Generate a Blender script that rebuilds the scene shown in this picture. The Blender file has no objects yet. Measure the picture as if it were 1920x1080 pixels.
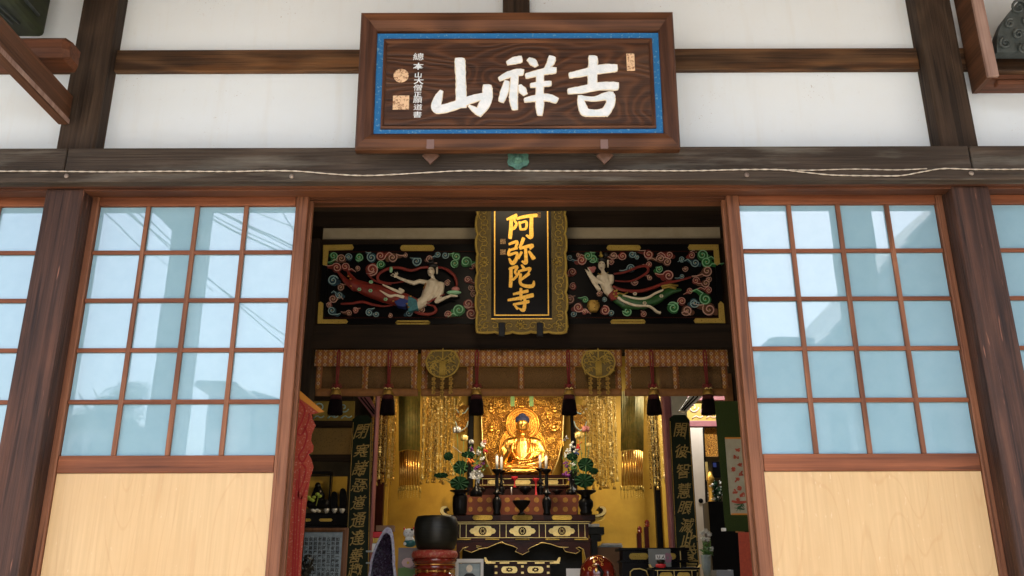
import bpy, bmesh, math, random
from math import sin, cos, pi, radians, sqrt
from mathutils import Vector, Matrix
R = random.Random(7)
SC = bpy.context.scene
COL = SC.collection

# ------------------------------------------------------------------ camera, world, sun, exposure
F = 1650.0                       # focal length in pixels of a 1920 wide frame
CAM = Vector((-0.03, -4.2, 1.6))
cd = bpy.data.cameras.new('camera'); cd.sensor_width = 36; cd.lens = F/1920*36; cd.clip_end = 500; cd.clip_start = .05
cam = bpy.data.objects.new('camera', cd); COL.objects.link(cam)
CM = Matrix.Rotation(radians(90+18.8), 3, 'X') @ Matrix.Rotation(-0.0027, 3, 'Z')
cam.matrix_world = Matrix.Translation(CAM) @ CM.to_4x4()
SC.camera = cam
w = bpy.data.worlds.new('World'); SC.world = w; w.use_nodes = True
nt = w.node_tree; nt.nodes.clear()
sk = nt.nodes.new('ShaderNodeTexSky'); sk.sky_type = 'NISHITA'; sk.sun_disc = False
SUN_EL, SUN_AZ = radians(64), radians(160)       # azimuth: clockwise from +Y; the sun stands in front of the hall, a bit to the right
sk.sun_elevation = SUN_EL; sk.sun_rotation = SUN_AZ; sk.air_density = 0.9; sk.dust_density = 6.0; sk.ozone_density = 1.0
bg = nt.nodes.new('ShaderNodeBackground'); bg.inputs[1].default_value = .15
wo = nt.nodes.new('ShaderNodeOutputWorld'); nt.links.new(sk.outputs[0], bg.inputs[0]); nt.links.new(bg.outputs[0], wo.inputs[0])
sl = bpy.data.lights.new('sun', 'SUN'); sl.energy = 1.7; sl.angle = radians(.53); sl.color = (1, .97, .92)
so = bpy.data.objects.new('sun', sl); COL.objects.link(so)
so.rotation_euler = Vector((sin(SUN_AZ)*cos(SUN_EL), cos(SUN_AZ)*cos(SUN_EL), sin(SUN_EL))).to_track_quat('Z', 'Y').to_euler()
SC.view_settings.view_transform = 'Standard'; SC.view_settings.look = 'None'; SC.view_settings.gamma = 1
SC.view_settings.exposure = 2.30
SC.cycles.use_denoising = True
SC.cycles.max_bounces = 8; SC.cycles.diffuse_bounces = 5; SC.cycles.glossy_bounces = 4; SC.cycles.sample_clamp_indirect = 6
SC.cycles.caustics_reflective = False; SC.cycles.caustics_refractive = False

# ------------------------------------------------------------------ pixel helpers
def ray(px, py): return CM @ Vector(((px-960)/F, (540-py)/F, -1))
def P(px, py, Y):
    d = ray(px, py); return CAM + d*((Y-CAM.y)/d.y)
def X(px, py, Y): return P(px, py, Y).x
def Z(py, Y, px=960): return P(px, py, Y).z
def MR(px, py, D):               # a place seen mirrored in the door glass (glass plane y=.06), D metres in front of it
    p = P(px, py, .06+D); return Vector((p.x, .06-D, p.z))
class Fr:                        # a flat frame in space: origin, right, up; n points at the viewer
    def __init__(s, O, U=(1, 0, 0), V=(0, 0, 1)):
        s.O = Vector(O); s.U = Vector(U).normalized(); s.V = Vector(V).normalized(); s.N = s.U.cross(s.V)
    def uv(s, px, py):
        d = ray(px, py); t = (s.O-CAM).dot(s.N)/d.dot(s.N); q = CAM+d*t-s.O; return (q.dot(s.U), q.dot(s.V))
    def pt(s, u, v, n=0): return s.O+s.U*u+s.V*v+s.N*n
    def k(s, px, py):            # metres per pixel
        a = s.uv(px, py); b = s.uv(px+4, py); return sqrt((a[0]-b[0])**2+(a[1]-b[1])**2)/4
def VF(Y): return Fr((0, Y, 0))

# ------------------------------------------------------------------ mesh builder
class MB:
    def __init__(s): s.b = bmesh.new(); s.mi = 0
    def f(s, vs, smooth=False):
        try:
            q = s.b.faces.new(vs); q.material_index = s.mi; q.smooth = smooth; return q
        except ValueError: return None
    def box(s, x0, x1, y0, y1, z0, z1, bev=0):
        n0 = len(s.b.verts)
        xs = sorted((x0, x1)); ys = sorted((y0, y1)); zs = sorted((z0, z1))
        v = [s.b.verts.new((x, y, z)) for x in xs for y in ys for z in zs]
        fs = [s.f([v[i] for i in q]) for q in ((0, 1, 3, 2), (4, 6, 7, 5), (0, 4, 5, 1), (2, 3, 7, 6), (0, 2, 6, 4), (1, 5, 7, 3))]
        if bev:
            es = list({e for q in fs if q for e in q.edges})
            r = bmesh.ops.bevel(s.b, geom=es, offset=bev, segments=2, affect='EDGES', profile=.5, clamp_overlap=True)
            for q in r['faces']: q.material_index = s.mi
        return s
    def obox(s, fr, u0, u1, v0, v1, n0, n1, bev=0):
        t = MB(); t.mi = s.mi
        t.box(u0, u1, v0, v1, n0, n1, bev)
        m = {}
        for v in t.b.verts: m[v] = s.b.verts.new(fr.pt(v.co.x, v.co.y, v.co.z))
        for q in t.b.faces: s.f([m[v] for v in q.verts])
        t.b.free(); return s
    def rect(s, fr, x0, y0, x1, y1, n0, n1, bev=0):
        xm, ym = (x0+x1)/2, (y0+y1)/2
        return s.obox(fr, fr.uv(x0, ym)[0], fr.uv(x1, ym)[0], fr.uv(xm, y1)[1], fr.uv(xm, y0)[1], n0, n1, bev)
    def polyuv(s, fr, pts, n0, n1, smooth=False):
        a = [s.b.verts.new(fr.pt(u, v, n0)) for u, v in pts]; c = [s.b.verts.new(fr.pt(u, v, n1)) for u, v in pts]
        s.f(c); s.f(a[::-1])
        for i in range(len(pts)): j = (i+1) % len(pts); s.f([a[i], a[j], c[j], c[i]], smooth)
        return s
    def poly(s, fr, pts, n0, n1): return s.polyuv(fr, [fr.uv(*p) for p in pts], n0, n1)
    def tube(s, pts, r, seg=8, cap=True, flat=None):
        pts = [Vector(p) for p in pts]; n = len(pts)
        rr = r if isinstance(r, (list, tuple)) else [r]*n
        rings = []; up = None
        for i, p in enumerate(pts):
            d = (pts[min(i+1, n-1)]-pts[max(i-1, 0)])
            if d.length < 1e-9: d = Vector((0, 0, 1))
            d.normalize()
            if up is None: up = d.orthogonal().normalized() if flat is None else (Vector(flat)-d*Vector(flat).dot(d)).normalized()
            up = up-d*up.dot(d)
            if up.length < 1e-6: up = d.orthogonal()
            up.normalize(); w_ = d.cross(up)
            rings.append([s.b.verts.new(p+(up*cos(2*pi*k/seg)+w_*sin(2*pi*k/seg))*rr[i]) for k in range(seg)])
        for i in range(n-1):
            for k in range(seg): s.f([rings[i][k], rings[i][(k+1) % seg], rings[i+1][(k+1) % seg], rings[i+1][k]], True)
        if cap: s.f(rings[0][::-1]); s.f(rings[-1])
        return s
    def lathe(s, prof, c, seg=20, ax=(0, 0, 1), sq=(1, 1), smooth=True):
        ax = Vector(ax).normalized(); u = Vector((1, 0, 0)) if abs(ax.x) < .9 else Vector((0, 1, 0))
        u = (u-ax*u.dot(ax)).normalized(); v = ax.cross(u); c = Vector(c); rings = []
        for r, h in prof:
            if r < 1e-6: rings.append([s.b.verts.new(c+ax*h)])
            else: rings.append([s.b.verts.new(c+ax*h+u*cos(2*pi*k/seg)*r*sq[0]+v*sin(2*pi*k/seg)*r*sq[1]) for k in range(seg)])
        for a, b in zip(rings, rings[1:]):
            for k in range(seg):
                j = (k+1) % seg
                if len(a) == 1 and len(b) == 1: break
                if len(a) == 1: s.f([a[0], b[j], b[k]][::-1], smooth)
                elif len(b) == 1: s.f([a[k], a[j], b[0]], smooth)
                else: s.f([a[k], a[j], b[j], b[k]], smooth)
        if len(rings[0]) > 1: s.f(rings[0][::-1])
        if len(rings[-1]) > 1: s.f(rings[-1])
        return s
    def ball(s, c, r, seg=12, rings=7, rot=None):
        if not isinstance(r, (tuple, list)): r = (r, r, r)
        c = Vector(c); rs = []
        for i in range(rings+1):
            a = pi*i/rings
            if i in (0, rings): q = [Vector((0, 0, r[2]*cos(a)))]
            else: q = [Vector((r[0]*sin(a)*cos(2*pi*k/seg), r[1]*sin(a)*sin(2*pi*k/seg), r[2]*cos(a))) for k in range(seg)]
            rs.append([s.b.verts.new(c+(rot @ x if rot else x)) for x in q])
        for a, b in zip(rs, rs[1:]):
            for k in range(seg):
                j = (k+1) % seg
                if len(a) == 1: s.f([a[0], b[k], b[j]], True)
                elif len(b) == 1: s.f([a[k], b[0], a[j]], True)
                else: s.f([a[k], b[k], b[j], a[j]], True)
        return s
    def brush(s, fr, pts, rad, n0, n1, px=True, rough=0.0):   # a brush stroke: points (x, y) or (x, y, r)
        q = [(fr.uv(p[0], p[1]) + ((p[2] if len(p) > 2 else rad)*fr.k(p[0], p[1]),)) if px else (p[0], p[1], p[2] if len(p) > 2 else rad) for p in pts]
        q = catmull(q, 5)
        L, Rr = [], []
        for i, (u, v, r) in enumerate(q):
            a = q[max(i-1, 0)]; b = q[min(i+1, len(q)-1)]; dx, dy = b[0]-a[0], b[1]-a[1]; l = sqrt(dx*dx+dy*dy) or 1
            r1 = r*(1+R.uniform(-rough, rough)); r2 = r*(1+R.uniform(-rough, rough))
            L.append((u-dy/l*r1, v+dx/l*r1)); Rr.append((u+dy/l*r2, v-dx/l*r2))
        def cap(i, j):
            u, v, r = q[i]; a = q[j]; an = math.atan2(v-a[1], u-a[0])
            return [(u+r*m_*cos(an+t), v+r*m_*sin(an+t)) for t, m_ in ((-1.0, 1.0), (-.45, .82), (.35, .80), (.85, 1.12))]
        # front faces as strips so that bends stay clean
        def quad(A, zf):
            va = [s.b.verts.new(fr.pt(x, y, zf)) for x, y in A]; return va
        vl = quad(L, n1); vr = quad(Rr, n1); bl = quad(L, n0); br = quad(Rr, n0)
        for i in range(len(q)-1):
            s.f([vr[i], vr[i+1], vl[i+1], vl[i]]); s.f([vl[i], vl[i+1], bl[i+1], bl[i]]); s.f([br[i], br[i+1], vr[i+1], vr[i]])
        c0 = cap(0, 1); c1 = cap(-1, -2)
        e = quad(c1, n1); eb = quad(c1, n0); s.f([vr[-1]]+e+[vl[-1]])
        ch = [vr[-1]]+e+[vl[-1]]; cb = [br[-1]]+eb+[bl[-1]]
        for i in range(len(ch)-1): s.f([cb[i], cb[i+1], ch[i+1], ch[i]])
        e = quad(c0, n1); eb = quad(c0, n0); s.f([vl[0]]+e+[vr[0]])
        ch = [vl[0]]+e+[vr[0]]; cb = [bl[0]]+eb+[br[0]]
        for i in range(len(ch)-1): s.f([cb[i], cb[i+1], ch[i+1], ch[i]])
        return s
    def mesh(s, me, M=None):                       # append a mesh datablock
        M = M or Matrix.Identity(4); vs = [s.b.verts.new(M @ v.co) for v in me.vertices]
        for p in me.polygons: s.f([vs[i] for i in p.vertices], p.use_smooth)
        return s
def catmull(q, n):
    if len(q) < 3:
        a, b = q[0], q[-1]; return [tuple(a[k]+(b[k]-a[k])*t/n for k in range(len(a))) for t in range(n+1)]
    out = []
    for i in range(len(q)-1):
        p0, p1, p2, p3 = q[max(i-1, 0)], q[i], q[i+1], q[min(i+2, len(q)-1)]
        for t in range(n):
            t_ = t/n; out.append(tuple(.5*((2*p1[k])+(-p0[k]+p2[k])*t_+(2*p0[k]-5*p1[k]+4*p2[k]-p3[k])*t_**2+(-p0[k]+3*p1[k]-3*p2[k]+p3[k])*t_**3) for k in range(len(p1))))
    out.append(tuple(q[-1])); return out

# ------------------------------------------------------------------ objects
BASE = {}
def thing(name, label, cat, loc=(0, 0, 0), group=None):
    o = bpy.data.objects.new(name, None); COL.objects.link(o); o.location = loc; o.empty_display_size = .1
    o['label'] = label; o['category'] = cat
    if group: o['group'] = group
    BASE[o.name] = Vector(loc); return o
def part(name, mb, mats, parent, label=None):
    base = BASE[parent.name]
    me = bpy.data.meshes.new(name)
    for v in mb.b.verts: v.co -= base
    bmesh.ops.recalc_face_normals(mb.b, faces=mb.b.faces)
    mb.b.to_mesh(me); mb.b.free()
    o = bpy.data.objects.new(name, me); COL.objects.link(o); o.parent = parent; BASE[o.name] = base
    for m in (mats if isinstance(mats, (list, tuple)) else [mats]): me.materials.append(m)
    if label: o['label'] = label
    return o
def solo(name, mb, mats, label, cat, group=None, kind=None, loc=None):
    c = Vector(loc) if loc is not None else Vector((0, 0, 0))
    if loc is None and mb.b.verts:
        n = len(mb.b.verts); c = sum((v.co for v in mb.b.verts), Vector())/n; c.z = min(v.co.z for v in mb.b.verts)
    if kind == 'structure': c = Vector((0, 0, 0))
    for v in mb.b.verts: v.co -= c
    bmesh.ops.recalc_face_normals(mb.b, faces=mb.b.faces)
    me = bpy.data.meshes.new(name); mb.b.to_mesh(me); mb.b.free()
    o = bpy.data.objects.new(name, me); COL.objects.link(o); o.location = c
    for m in (mats if isinstance(mats, (list, tuple)) else [mats]): me.materials.append(m)
    if kind: o['kind'] = kind
    if label: o['label'] = label
    if cat: o['category'] = cat
    if group: o['group'] = group
    return o
def dup(root, loc, label):
    r = root.copy(); COL.objects.link(r); r.location = loc; r['label'] = label
    for ch in list(root.children):
        c = ch.copy(); COL.objects.link(c); c.parent = r
        for g in list(ch.children):
            d = g.copy(); COL.objects.link(d); d.parent = c
    return r
def glyph(ch, fr, u, v, size, n, mb, offset=.0, ext=.002, shear=0, sx=1, rot=0):   # a character of Blender's own font as mesh
    c = bpy.data.curves.new('glyph', 'FONT'); c.body = ch; c.size = 1; c.resolution_u = 2; c.offset = offset
    o = bpy.data.objects.new('glyph', c); COL.objects.link(o)
    dg = bpy.context.evaluated_depsgraph_get(); me = bpy.data.meshes.new_from_object(o.evaluated_get(dg))
    bpy.data.objects.remove(o); bpy.data.curves.remove(c)
    if not me.vertices: return
    xs = [q.co.x for q in me.vertices]; ys = [q.co.y for q in me.vertices]; cx = (min(xs)+max(xs))/2; cy = (min(ys)+max(ys))/2
    vs = []
    for q in me.vertices:
        a = (q.co.x-cx)*size*sx; b = (q.co.y-cy)*size; a += b*shear
        a, b = a*cos(rot)-b*sin(rot), a*sin(rot)+b*cos(rot)
        vs.append(mb.b.verts.new(fr.pt(u+a, v+b, n)))
    for p in me.polygons: mb.f([vs[i] for i in p.vertices])
    bpy.data.meshes.remove(me)
def blob(prims, vox, smooth=4):   # union of balls and tapered limbs as one continuous skin
    mb = MB()
    for p in prims:
        if p[0] == 'b': mb.ball(p[1], p[2], 14, 9, p[3] if len(p) > 3 else None)
        else:                                       # ('l', [points], [radii])
            pts, rr = p[1], p[2]; mb.tube(pts, rr, 10)
            mb.ball(pts[0], rr[0], 10, 6); mb.ball(pts[-1], rr[-1], 10, 6)
    bmesh.ops.recalc_face_normals(mb.b, faces=mb.b.faces)
    me = bpy.data.meshes.new('blob'); mb.b.to_mesh(me); mb.b.free()
    o = bpy.data.objects.new('blob', me); COL.objects.link(o)
    m = o.modifiers.new('r', 'REMESH'); m.mode = 'VOXEL'; m.voxel_size = vox
    s = o.modifiers.new('s', 'SMOOTH'); s.iterations = smooth; s.factor = .5
    r = bpy.data.meshes.new_from_object(o.evaluated_get(bpy.context.evaluated_depsgraph_get()))
    bpy.data.objects.remove(o)
    out = MB(); out.mesh(r)
    for q in out.b.faces: q.smooth = True
    return out

# ------------------------------------------------------------------ materials
class NT:
    def __init__(s, name):
        s.m = bpy.data.materials.new(name); s.m.use_nodes = True; s.t = s.m.node_tree; s.n = s.t.nodes; s.p = s.n['Principled BSDF']
    def add(s, k, **kw):
        n = s.n.new(k)
        for a, b in kw.items(): setattr(n, a, b)
        return n
    def l(s, a, b): s.t.links.new(a, b)
    def math(s, op, a, b=None, c=None):
        n = s.add('ShaderNodeMath', operation=op)
        for i, x in enumerate((a, b, c)):
            if x is None: continue
            if isinstance(x, (int, float)): n.inputs[i].default_value = x
            else: s.l(x, n.inputs[i])
        return n.outputs[0]
    def mix(s, fac, a, b):
        n = s.add('ShaderNodeMix', data_type='RGBA')
        for i, x in ((0, fac), (6, a), (7, b)):
            if isinstance(x, (int, float)): n.inputs[i].default_value = x
            elif isinstance(x, tuple): n.inputs[i].default_value = (*x, 1)
            else: s.l(x, n.inputs[i])
        return n.outputs[2]
    def noise(s, vec, scale, detail=3, rough=.5):
        n = s.add('ShaderNodeTexNoise'); n.inputs['Scale'].default_value = scale; n.inputs['Detail'].default_value = detail; n.inputs['Roughness'].default_value = rough
        s.l(vec, n.inputs['Vector']); return n.outputs[0]
    def coord(s, sc=(1, 1, 1), rnd=True):
        t = s.add('ShaderNodeTexCoord'); m = s.add('ShaderNodeMapping'); m.inputs['Scale'].default_value = sc
        if rnd:
            oi = s.add('ShaderNodeObjectInfo'); v = s.add('ShaderNodeVectorMath', operation='ADD')
            k = s.math('MULTIPLY', oi.outputs['Random'], 37.0); s.l(t.outputs['Object'], v.inputs[0]); s.l(k, v.inputs[1]); s.l(v.outputs[0], m.inputs[0])
        else: s.l(t.outputs['Object'], m.inputs[0])
        return m.outputs[0]
    def ramp(s, fac, lo, hi):
        n = s.add('ShaderNodeMapRange'); n.inputs[1].default_value = lo; n.inputs[2].default_value = hi; s.l(fac, n.inputs[0]); return n.outputs[0]
    def bump(s, h, st, dist=.01):
        b = s.add('ShaderNodeBump'); b.inputs['Strength'].default_value = st; b.inputs['Distance'].default_value = dist
        s.l(h, b.inputs['Height']); s.l(b.outputs[0], s.p.inputs['Normal'])
def mat(name, c1, c2=None, rough=.5, metal=0, ns=8, spec=.5, lo=.35, hi=.65, bs=0, bscale=None, stretch=(1, 1, 1), emit=None, es=0, alpha=1, rnd=False, coat=0):
    t = NT(name); p = t.p; p.inputs['Roughness'].default_value = rough; p.inputs['Metallic'].default_value = metal
    p.inputs['Base Color'].default_value = (*c1, 1); p.inputs['Specular IOR Level'].default_value = spec
    if coat: p.inputs['Coat Weight'].default_value = coat; p.inputs['Coat Roughness'].default_value = .12
    if c2 or bs: v = t.coord(stretch, rnd)
    if c2: t.l(t.mix(t.ramp(t.noise(v, ns, 5, .6), lo, hi), c1, c2), p.inputs['Base Color'])
    if bs: t.bump(t.noise(v, bscale or ns, 4, .6), bs)
    if emit: p.inputs['Emission Color'].default_value = (*emit, 1); p.inputs['Emission Strength'].default_value = es
    if alpha < 1: p.inputs['Alpha'].default_value = alpha
    return t.m
def wood(name, dark, light, ax=0, rough=.6, k=1.0, lines=26, con=.8, patch=None, pamt=.5, bs=.35, fine=1.0, scr=None, along=.42, crack=.55):
    # ax: direction of the grain. contour lines of a stretched noise give cathedral grain; fine stretched noise gives the fibres
    t = NT(name); t.p.inputs['Roughness'].default_value = min(.8, rough+.1); t.p.inputs['Specular IOR Level'].default_value = .28
    s1 = [2.2*k]*3; s1[ax] = along*k; s2 = [95*fine]*3; s2[ax] = 1.6
    v1 = t.coord(tuple(s1)); v2 = t.coord(tuple(s2)); v0 = t.coord((1, 1, 1))
    n1 = t.noise(v1, 1.0, 1.2, .45)
    ln = t.math('SINE', t.math('MULTIPLY', n1, lines*6.283/3)); ln = t.ramp(ln, -.9, 1.0)
    ln = t.math('POWER', ln, 1.6)
    fb = t.ramp(t.noise(v2, 1.0, 3, .6), .36, .64); s5 = [32*fine]*3; s5[ax] = .8; md = t.ramp(t.noise(t.coord(tuple(s5)), 1.0, 3, .6), .36, .66)
    fb = t.math('ADD', t.math('MULTIPLY', fb, .45), t.math('MULTIPLY', md, .55))
    g = t.math('ADD', t.math('MULTIPLY', ln, .62*con), t.math('MULTIPLY', fb, 1-.62*con))
    c = t.mix(g, dark, light)
    big = t.ramp(t.noise(v0, 2.3, 3, .6), .35, .7)
    c = t.mix(t.math('MULTIPLY', big, .35), c, tuple(x*.55 for x in dark))
    if patch:
        s3 = [9]*3; s3[ax] = 1.1
        pm = t.math('MULTIPLY', t.ramp(t.noise(t.coord(tuple(s3)), 1.0, 5, .65), .5, .75), pamt); c = t.mix(pm, c, patch)
    sc_ = [26*fine]*3; sc_[ax] = .9
    cr = t.ramp(t.noise(t.coord(tuple(sc_)), 1.0, 2, .5), .64, .68); c = t.mix(t.math('MULTIPLY', cr, crack), c, tuple(x*.3 for x in dark))
    if scr:
        s4 = [60]*3; s4[ax] = 5
        sm = t.ramp(t.noise(t.coord(tuple(s4)), 1.0, 2, .5), .7, .76); c = t.mix(t.math('MULTIPLY', sm, .8), c, scr)
    t.l(c, t.p.inputs['Base Color']); t.bump(g, bs, .006)
    return t.m
W = {}
W['pillar'] = wood('aged_pillar_wood', (.014, .007, .005), (.105, .048, .030), 2, .5, 1.2, 22, .32, (.19, .072, .035), .35, .8, scr=(.3, .13, .08))
W['post'] = wood('upper_post_wood', (.016, .010, .006), (.07, .043, .026), 2, .7, 1.6, 30, .45, (.12, .085, .055), .3, .8)
W['nageshi'] = wood('weathered_beam_wood', (.024, .017, .011), (.095, .068, .048), 0, .6, 1.3, 20, .5, (.20, .185, .15), .7, .8)
W['nuki'] = wood('crossbeam_wood', (.025, .012, .006), (.15, .078, .034), 0, .65, 1.8, 30, .75, (.34, .13, .03), .35, .8)
W['kamoi'] = wood('track_beam_wood', (.05, .016, .007), (.17, .06, .024), 0, .5, 1.2, 14, .5, None, 0, .3)
W['door_h'] = wood('door_rail_wood', (.11, .032, .012), (.31, .105, .043), 0, .45, 1.3, 14, .45, (.05, .018, .01), .5, .3)
W['door_v'] = wood('door_stile_wood', (.12, .042, .018), (.33, .138, .066), 2, .45, 1.3, 14, .45, (.06, .02, .01), .5, .3)
W['plq_h'] = wood('plaque_frame_wood_across', (.04, .015, .007), (.19, .075, .03), 0, .45, 1.4, 26, .7, None, 0, .4)
W['plq_v'] = wood('plaque_frame_wood_upright', (.045, .018, .010), (.13, .055, .03), 2, .45, 1.4, 30, .8, None, 0, .4)
W['plq'] = wood('plaque_board_wood', (.022, .009, .005), (.125, .048, .019), 0, .42, 2.1, 40, .78, (.2, .13, .08), .15, .6, along=1.0)
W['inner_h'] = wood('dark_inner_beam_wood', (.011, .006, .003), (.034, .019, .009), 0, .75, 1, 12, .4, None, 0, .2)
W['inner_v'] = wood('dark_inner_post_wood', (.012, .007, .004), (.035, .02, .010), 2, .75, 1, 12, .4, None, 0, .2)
W['red_h'] = wood('porch_beam_wood', (.05, .022, .010), (.17, .072, .034), 1, .55, 1.3, 14, .4, None, 0, .3)
W['red_x'] = wood('porch_nose_wood', (.06, .022, .010), (.17, .060, .025), 0, .5, 1.3, 14, .4, None, 0, .3)
W['edge'] = wood('pale_edge_wood', (.22, .13, .10), (.48, .33, .27), 2, .6, 1.6, 20, .6, None, 0, .3)
W['soffit'] = wood('soffit_wood', (.18, .095, .03), (.42, .25, .08), 1, .7, 1, 14, .5, None, 0, .2)
def plaster():
    t = NT('white_plaster'); v = t.coord((1, 1, 1), False); a = t.ramp(t.noise(v, 1.6, 5, .65), .42, .8); b = t.ramp(t.noise(v, 34, 3, .5), .66, .8)
    c = t.mix(t.math('MULTIPLY', a, .5), (.765, .84, .87), (.74, .78, .76)); c = t.mix(t.math('MULTIPLY', b, .10), c, (.45, .38, .3)); d = t.math('MULTIPLY', t.ramp(t.noise(v, 110, 2, .5), .70, .74), t.ramp(t.noise(v, 2.2, 2, .5), .56, .68)); c = t.mix(d, c, (.30, .20, .12)); e = t.ramp(t.noise(t.coord((9, 1, .8), False), 1.4, 4, .6), .55, .85); c = t.mix(t.math('MULTIPLY', e, .22), c, (.62, .57, .46))
    t.l(c, t.p.inputs['Base Color']); t.p.inputs['Roughness'].default_value = .9; t.bump(t.noise(v, 60, 4, .6), .12, .003); return t.m
W['plaster'] = plaster()
def plywood():
    t = NT('pale_door_panel'); v1 = t.coord((4.2, 4.2, .8)); n = t.noise(v1, 1.0, .6, .4)
    s = t.math('SINE', t.math('MULTIPLY', n, 80)); ln = t.ramp(s, .92, 1.0); v2 = t.coord((60, 60, 2))
    fb = t.ramp(t.noise(v2, 1, 3, .6), .3, .7); c = t.mix(fb, (.54, .365, .175), (.62, .43, .215))
    c = t.mix(t.math('MULTIPLY', ln, .22), c, (.46, .25, .10)); big = t.ramp(t.noise(t.coord((1, 1, 1)), 3, 4, .6), .4, .7)
    c = t.mix(t.math('MULTIPLY', big, .25), c, (.54, .325, .135)); sp = t.ramp(t.noise(t.coord((1, 1, .35)), 70, 2, .5), .68, .78)
    c = t.mix(t.math('MULTIPLY', sp, .35), c, (.82, .72, .5))
    t.l(c, t.p.inputs['Base Color']); t.p.inputs['Roughness'].default_value = .35; t.bump(ln, .1, .002); return t.m
W['ply'] = plywood()
def glass():
    t = NT('frosted_glass'); v = t.coord((1, 1, 1), False)
    a = t.ramp(t.noise(v, 14, 4, .6), .3, .8); c = t.mix(a, (.245, .41, .48), (.27, .435, .505)); t.l(c, t.p.inputs['Base Color'])
    t.p.inputs['Roughness'].default_value = .012; t.p.inputs['IOR'].default_value = 1.95
    t.bump(t.noise(v, 1.7, 2, .5), .03, .02); return t.m
W['glass'] = glass()
W['gold'] = mat('gold_leaf', (.95, .58, .16), (.75, .38, .07), .30, .95, 14, bs=.25, bscale=30)
W['halo'] = mat('amber_gilt_halo', (.62, .30, .05), (.40, .17, .025), .34, .85, 20, bs=.3)
W['goldrib'] = mat('carved_gold', (.85, .50, .10), (.28, .12, .02), .35, .7, 45, .35, .6, bs=1.0, bscale=60)
W['goldfit'] = mat('stamped_brass_fitting', (.62, .44, .10), (.25, .15, .02), .38, .6, 120, .35, .6, bs=.9, bscale=150)
W['goldpale'] = mat('polished_gilt_plate', (.95, .75, .30), (.80, .58, .18), .35, .35, 40)
W['goldpaint'] = mat('gold_paint', (.98, .62, .13), (.80, .42, .06), .38, .75, 70)
W['carveframe'] = mat('antique_gold_carving', (.50, .31, .07), (.09, .05, .015), .4, .55, 38, .4, .6, bs=1.0, bscale=50)
W['frameground'] = mat('dark_olive_gilt_ground', (.17, .12, .035), (.05, .04, .015), .5, .3, 60, .4, .6, bs=.8, bscale=70)
W['black'] = mat('black_lacquer', (.005, .005, .006), None, .28, spec=.16)
W['blackmat'] = mat('matt_black', (.010, .011, .008), (.016, .016, .012), .5, spec=.2)
W['boardgreen'] = mat('dark_green_black_board', (.006, .012, .006), (.010, .018, .008), .4, spec=.2)
W['maroon'] = mat('dark_red_lacquer', (.045, .011, .006), (.03, .007, .004), .3, spec=.12)
W['redlac'] = mat('glossy_red_lacquer', (.22, .018, .008), (.12, .012, .006), .15, ns=6, coat=.7)
W['goldwall'] = mat('gold_paper_wall', (.56, .34, .035), (.46, .27, .025), .55, .15, 5, bs=.1, bscale=80)
W['white'] = mat('white_paint', (.80, .80, .77), (.62, .64, .63), .6, ns=60, bs=.25)
W['skin'] = mat('ivory_paint', (.82, .74, .58), (.70, .60, .44), .5, ns=25)
W['red'] = mat('red_paint', (.30, .035, .02), (.19, .025, .02), .45, ns=20)
W['cR'] = mat('cloud_red', (.30, .035, .025), (.11, .015, .012), .5, ns=20)
W['cP'] = mat('cloud_brown', (.17, .07, .03), (.09, .03, .02), .5, ns=20)
W['cB'] = mat('cloud_blue', (.02, .10, .14), (.01, .03, .05), .5, ns=20)
W['cG'] = mat('cloud_green', (.02, .22, .05), (.01, .08, .02), .5, ns=20)
W['oP'] = mat('pale_pink_line', (.68, .42, .34), None, .5)
W['oB'] = mat('pale_blue_line', (.38, .56, .56), None, .5)
W['oG'] = mat('pale_green_line', (.32, .64, .38), None, .5)
W['green'] = mat('green_paint', (.03, .13, .03), (.02, .08, .02), .45, ns=20)
W['teal'] = mat('teal_cloth', (.05, .22, .25), (.03, .14, .18), .6, ns=40)
W['blue'] = mat('deep_blue', (.02, .04, .22), None, .5)
W['pink'] = mat('pink_petal', (.55, .22, .2), (.4, .12, .12), .6)
W['hair'] = mat('black_hair', (.012, .012, .012), None, .5)
W['indigo'] = mat('indigo_curls', (.010, .02, .075), (.008, .015, .07), .6, ns=90, bs=1.0, bscale=120)
W['bluepaint'] = mat('worn_blue_paint', (.010, .15, .38), (.26, .46, .56), .7, ns=64, lo=.56, hi=.74, bs=.3)
W['seal'] = mat('gold_leaf_seal', (.72, .50, .30), (.28, .13, .06), .6, ns=90, lo=.5, hi=.62)
W['strokewhite'] = mat('white_brush_paint', (.84, .87, .88), (.66, .74, .78), .6, ns=22, bs=.3, bscale=60)
W['cream'] = mat('cream_outline_paint', (.75, .66, .5), None, .7)
W['copper'] = mat('brown_copper', (.11, .055, .03), (.17, .09, .06), .45, .3, 40)
W['patina'] = mat('green_patina_bronze', (.10, .24, .17), (.05, .12, .09), .6, .3, 40, bs=.4)
W['cable'] = mat('white_twisted_cable', (.66, .60, .50), (.45, .38, .3), .6, ns=60)
W['iron'] = mat('grey_zinc', (.22, .23, .24), None, .5, .4)
W['nail'] = mat('nail_head', (.16, .11, .09), (.3, .25, .2), .5, .5)
W['tassel'] = mat('black_tassel_thread', (.004, .003, .004), (.012, .006, .007), .85, spec=.05, ns=6, stretch=(60, 60, 1), bs=.8)
W['tasselred'] = mat('dark_red_thread', (.10, .008, .010), (.05, .005, .006), .75, ns=6, stretch=(60, 60, 1), bs=.6)
W['cord'] = mat('red_cord', (.20, .012, .014), None, .7)
W['leaf'] = mat('dark_lotus_leaf', (.010, .05, .020), (.006, .03, .012), .7, spec=.15, ns=30)
W['leafl'] = mat('light_leaf', (.10, .22, .05), (.05, .12, .03), .5, ns=30)
W['silver'] = mat('silver_petal', (.60, .60, .58), (.42, .42, .42), .3, .35, 30)
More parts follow.
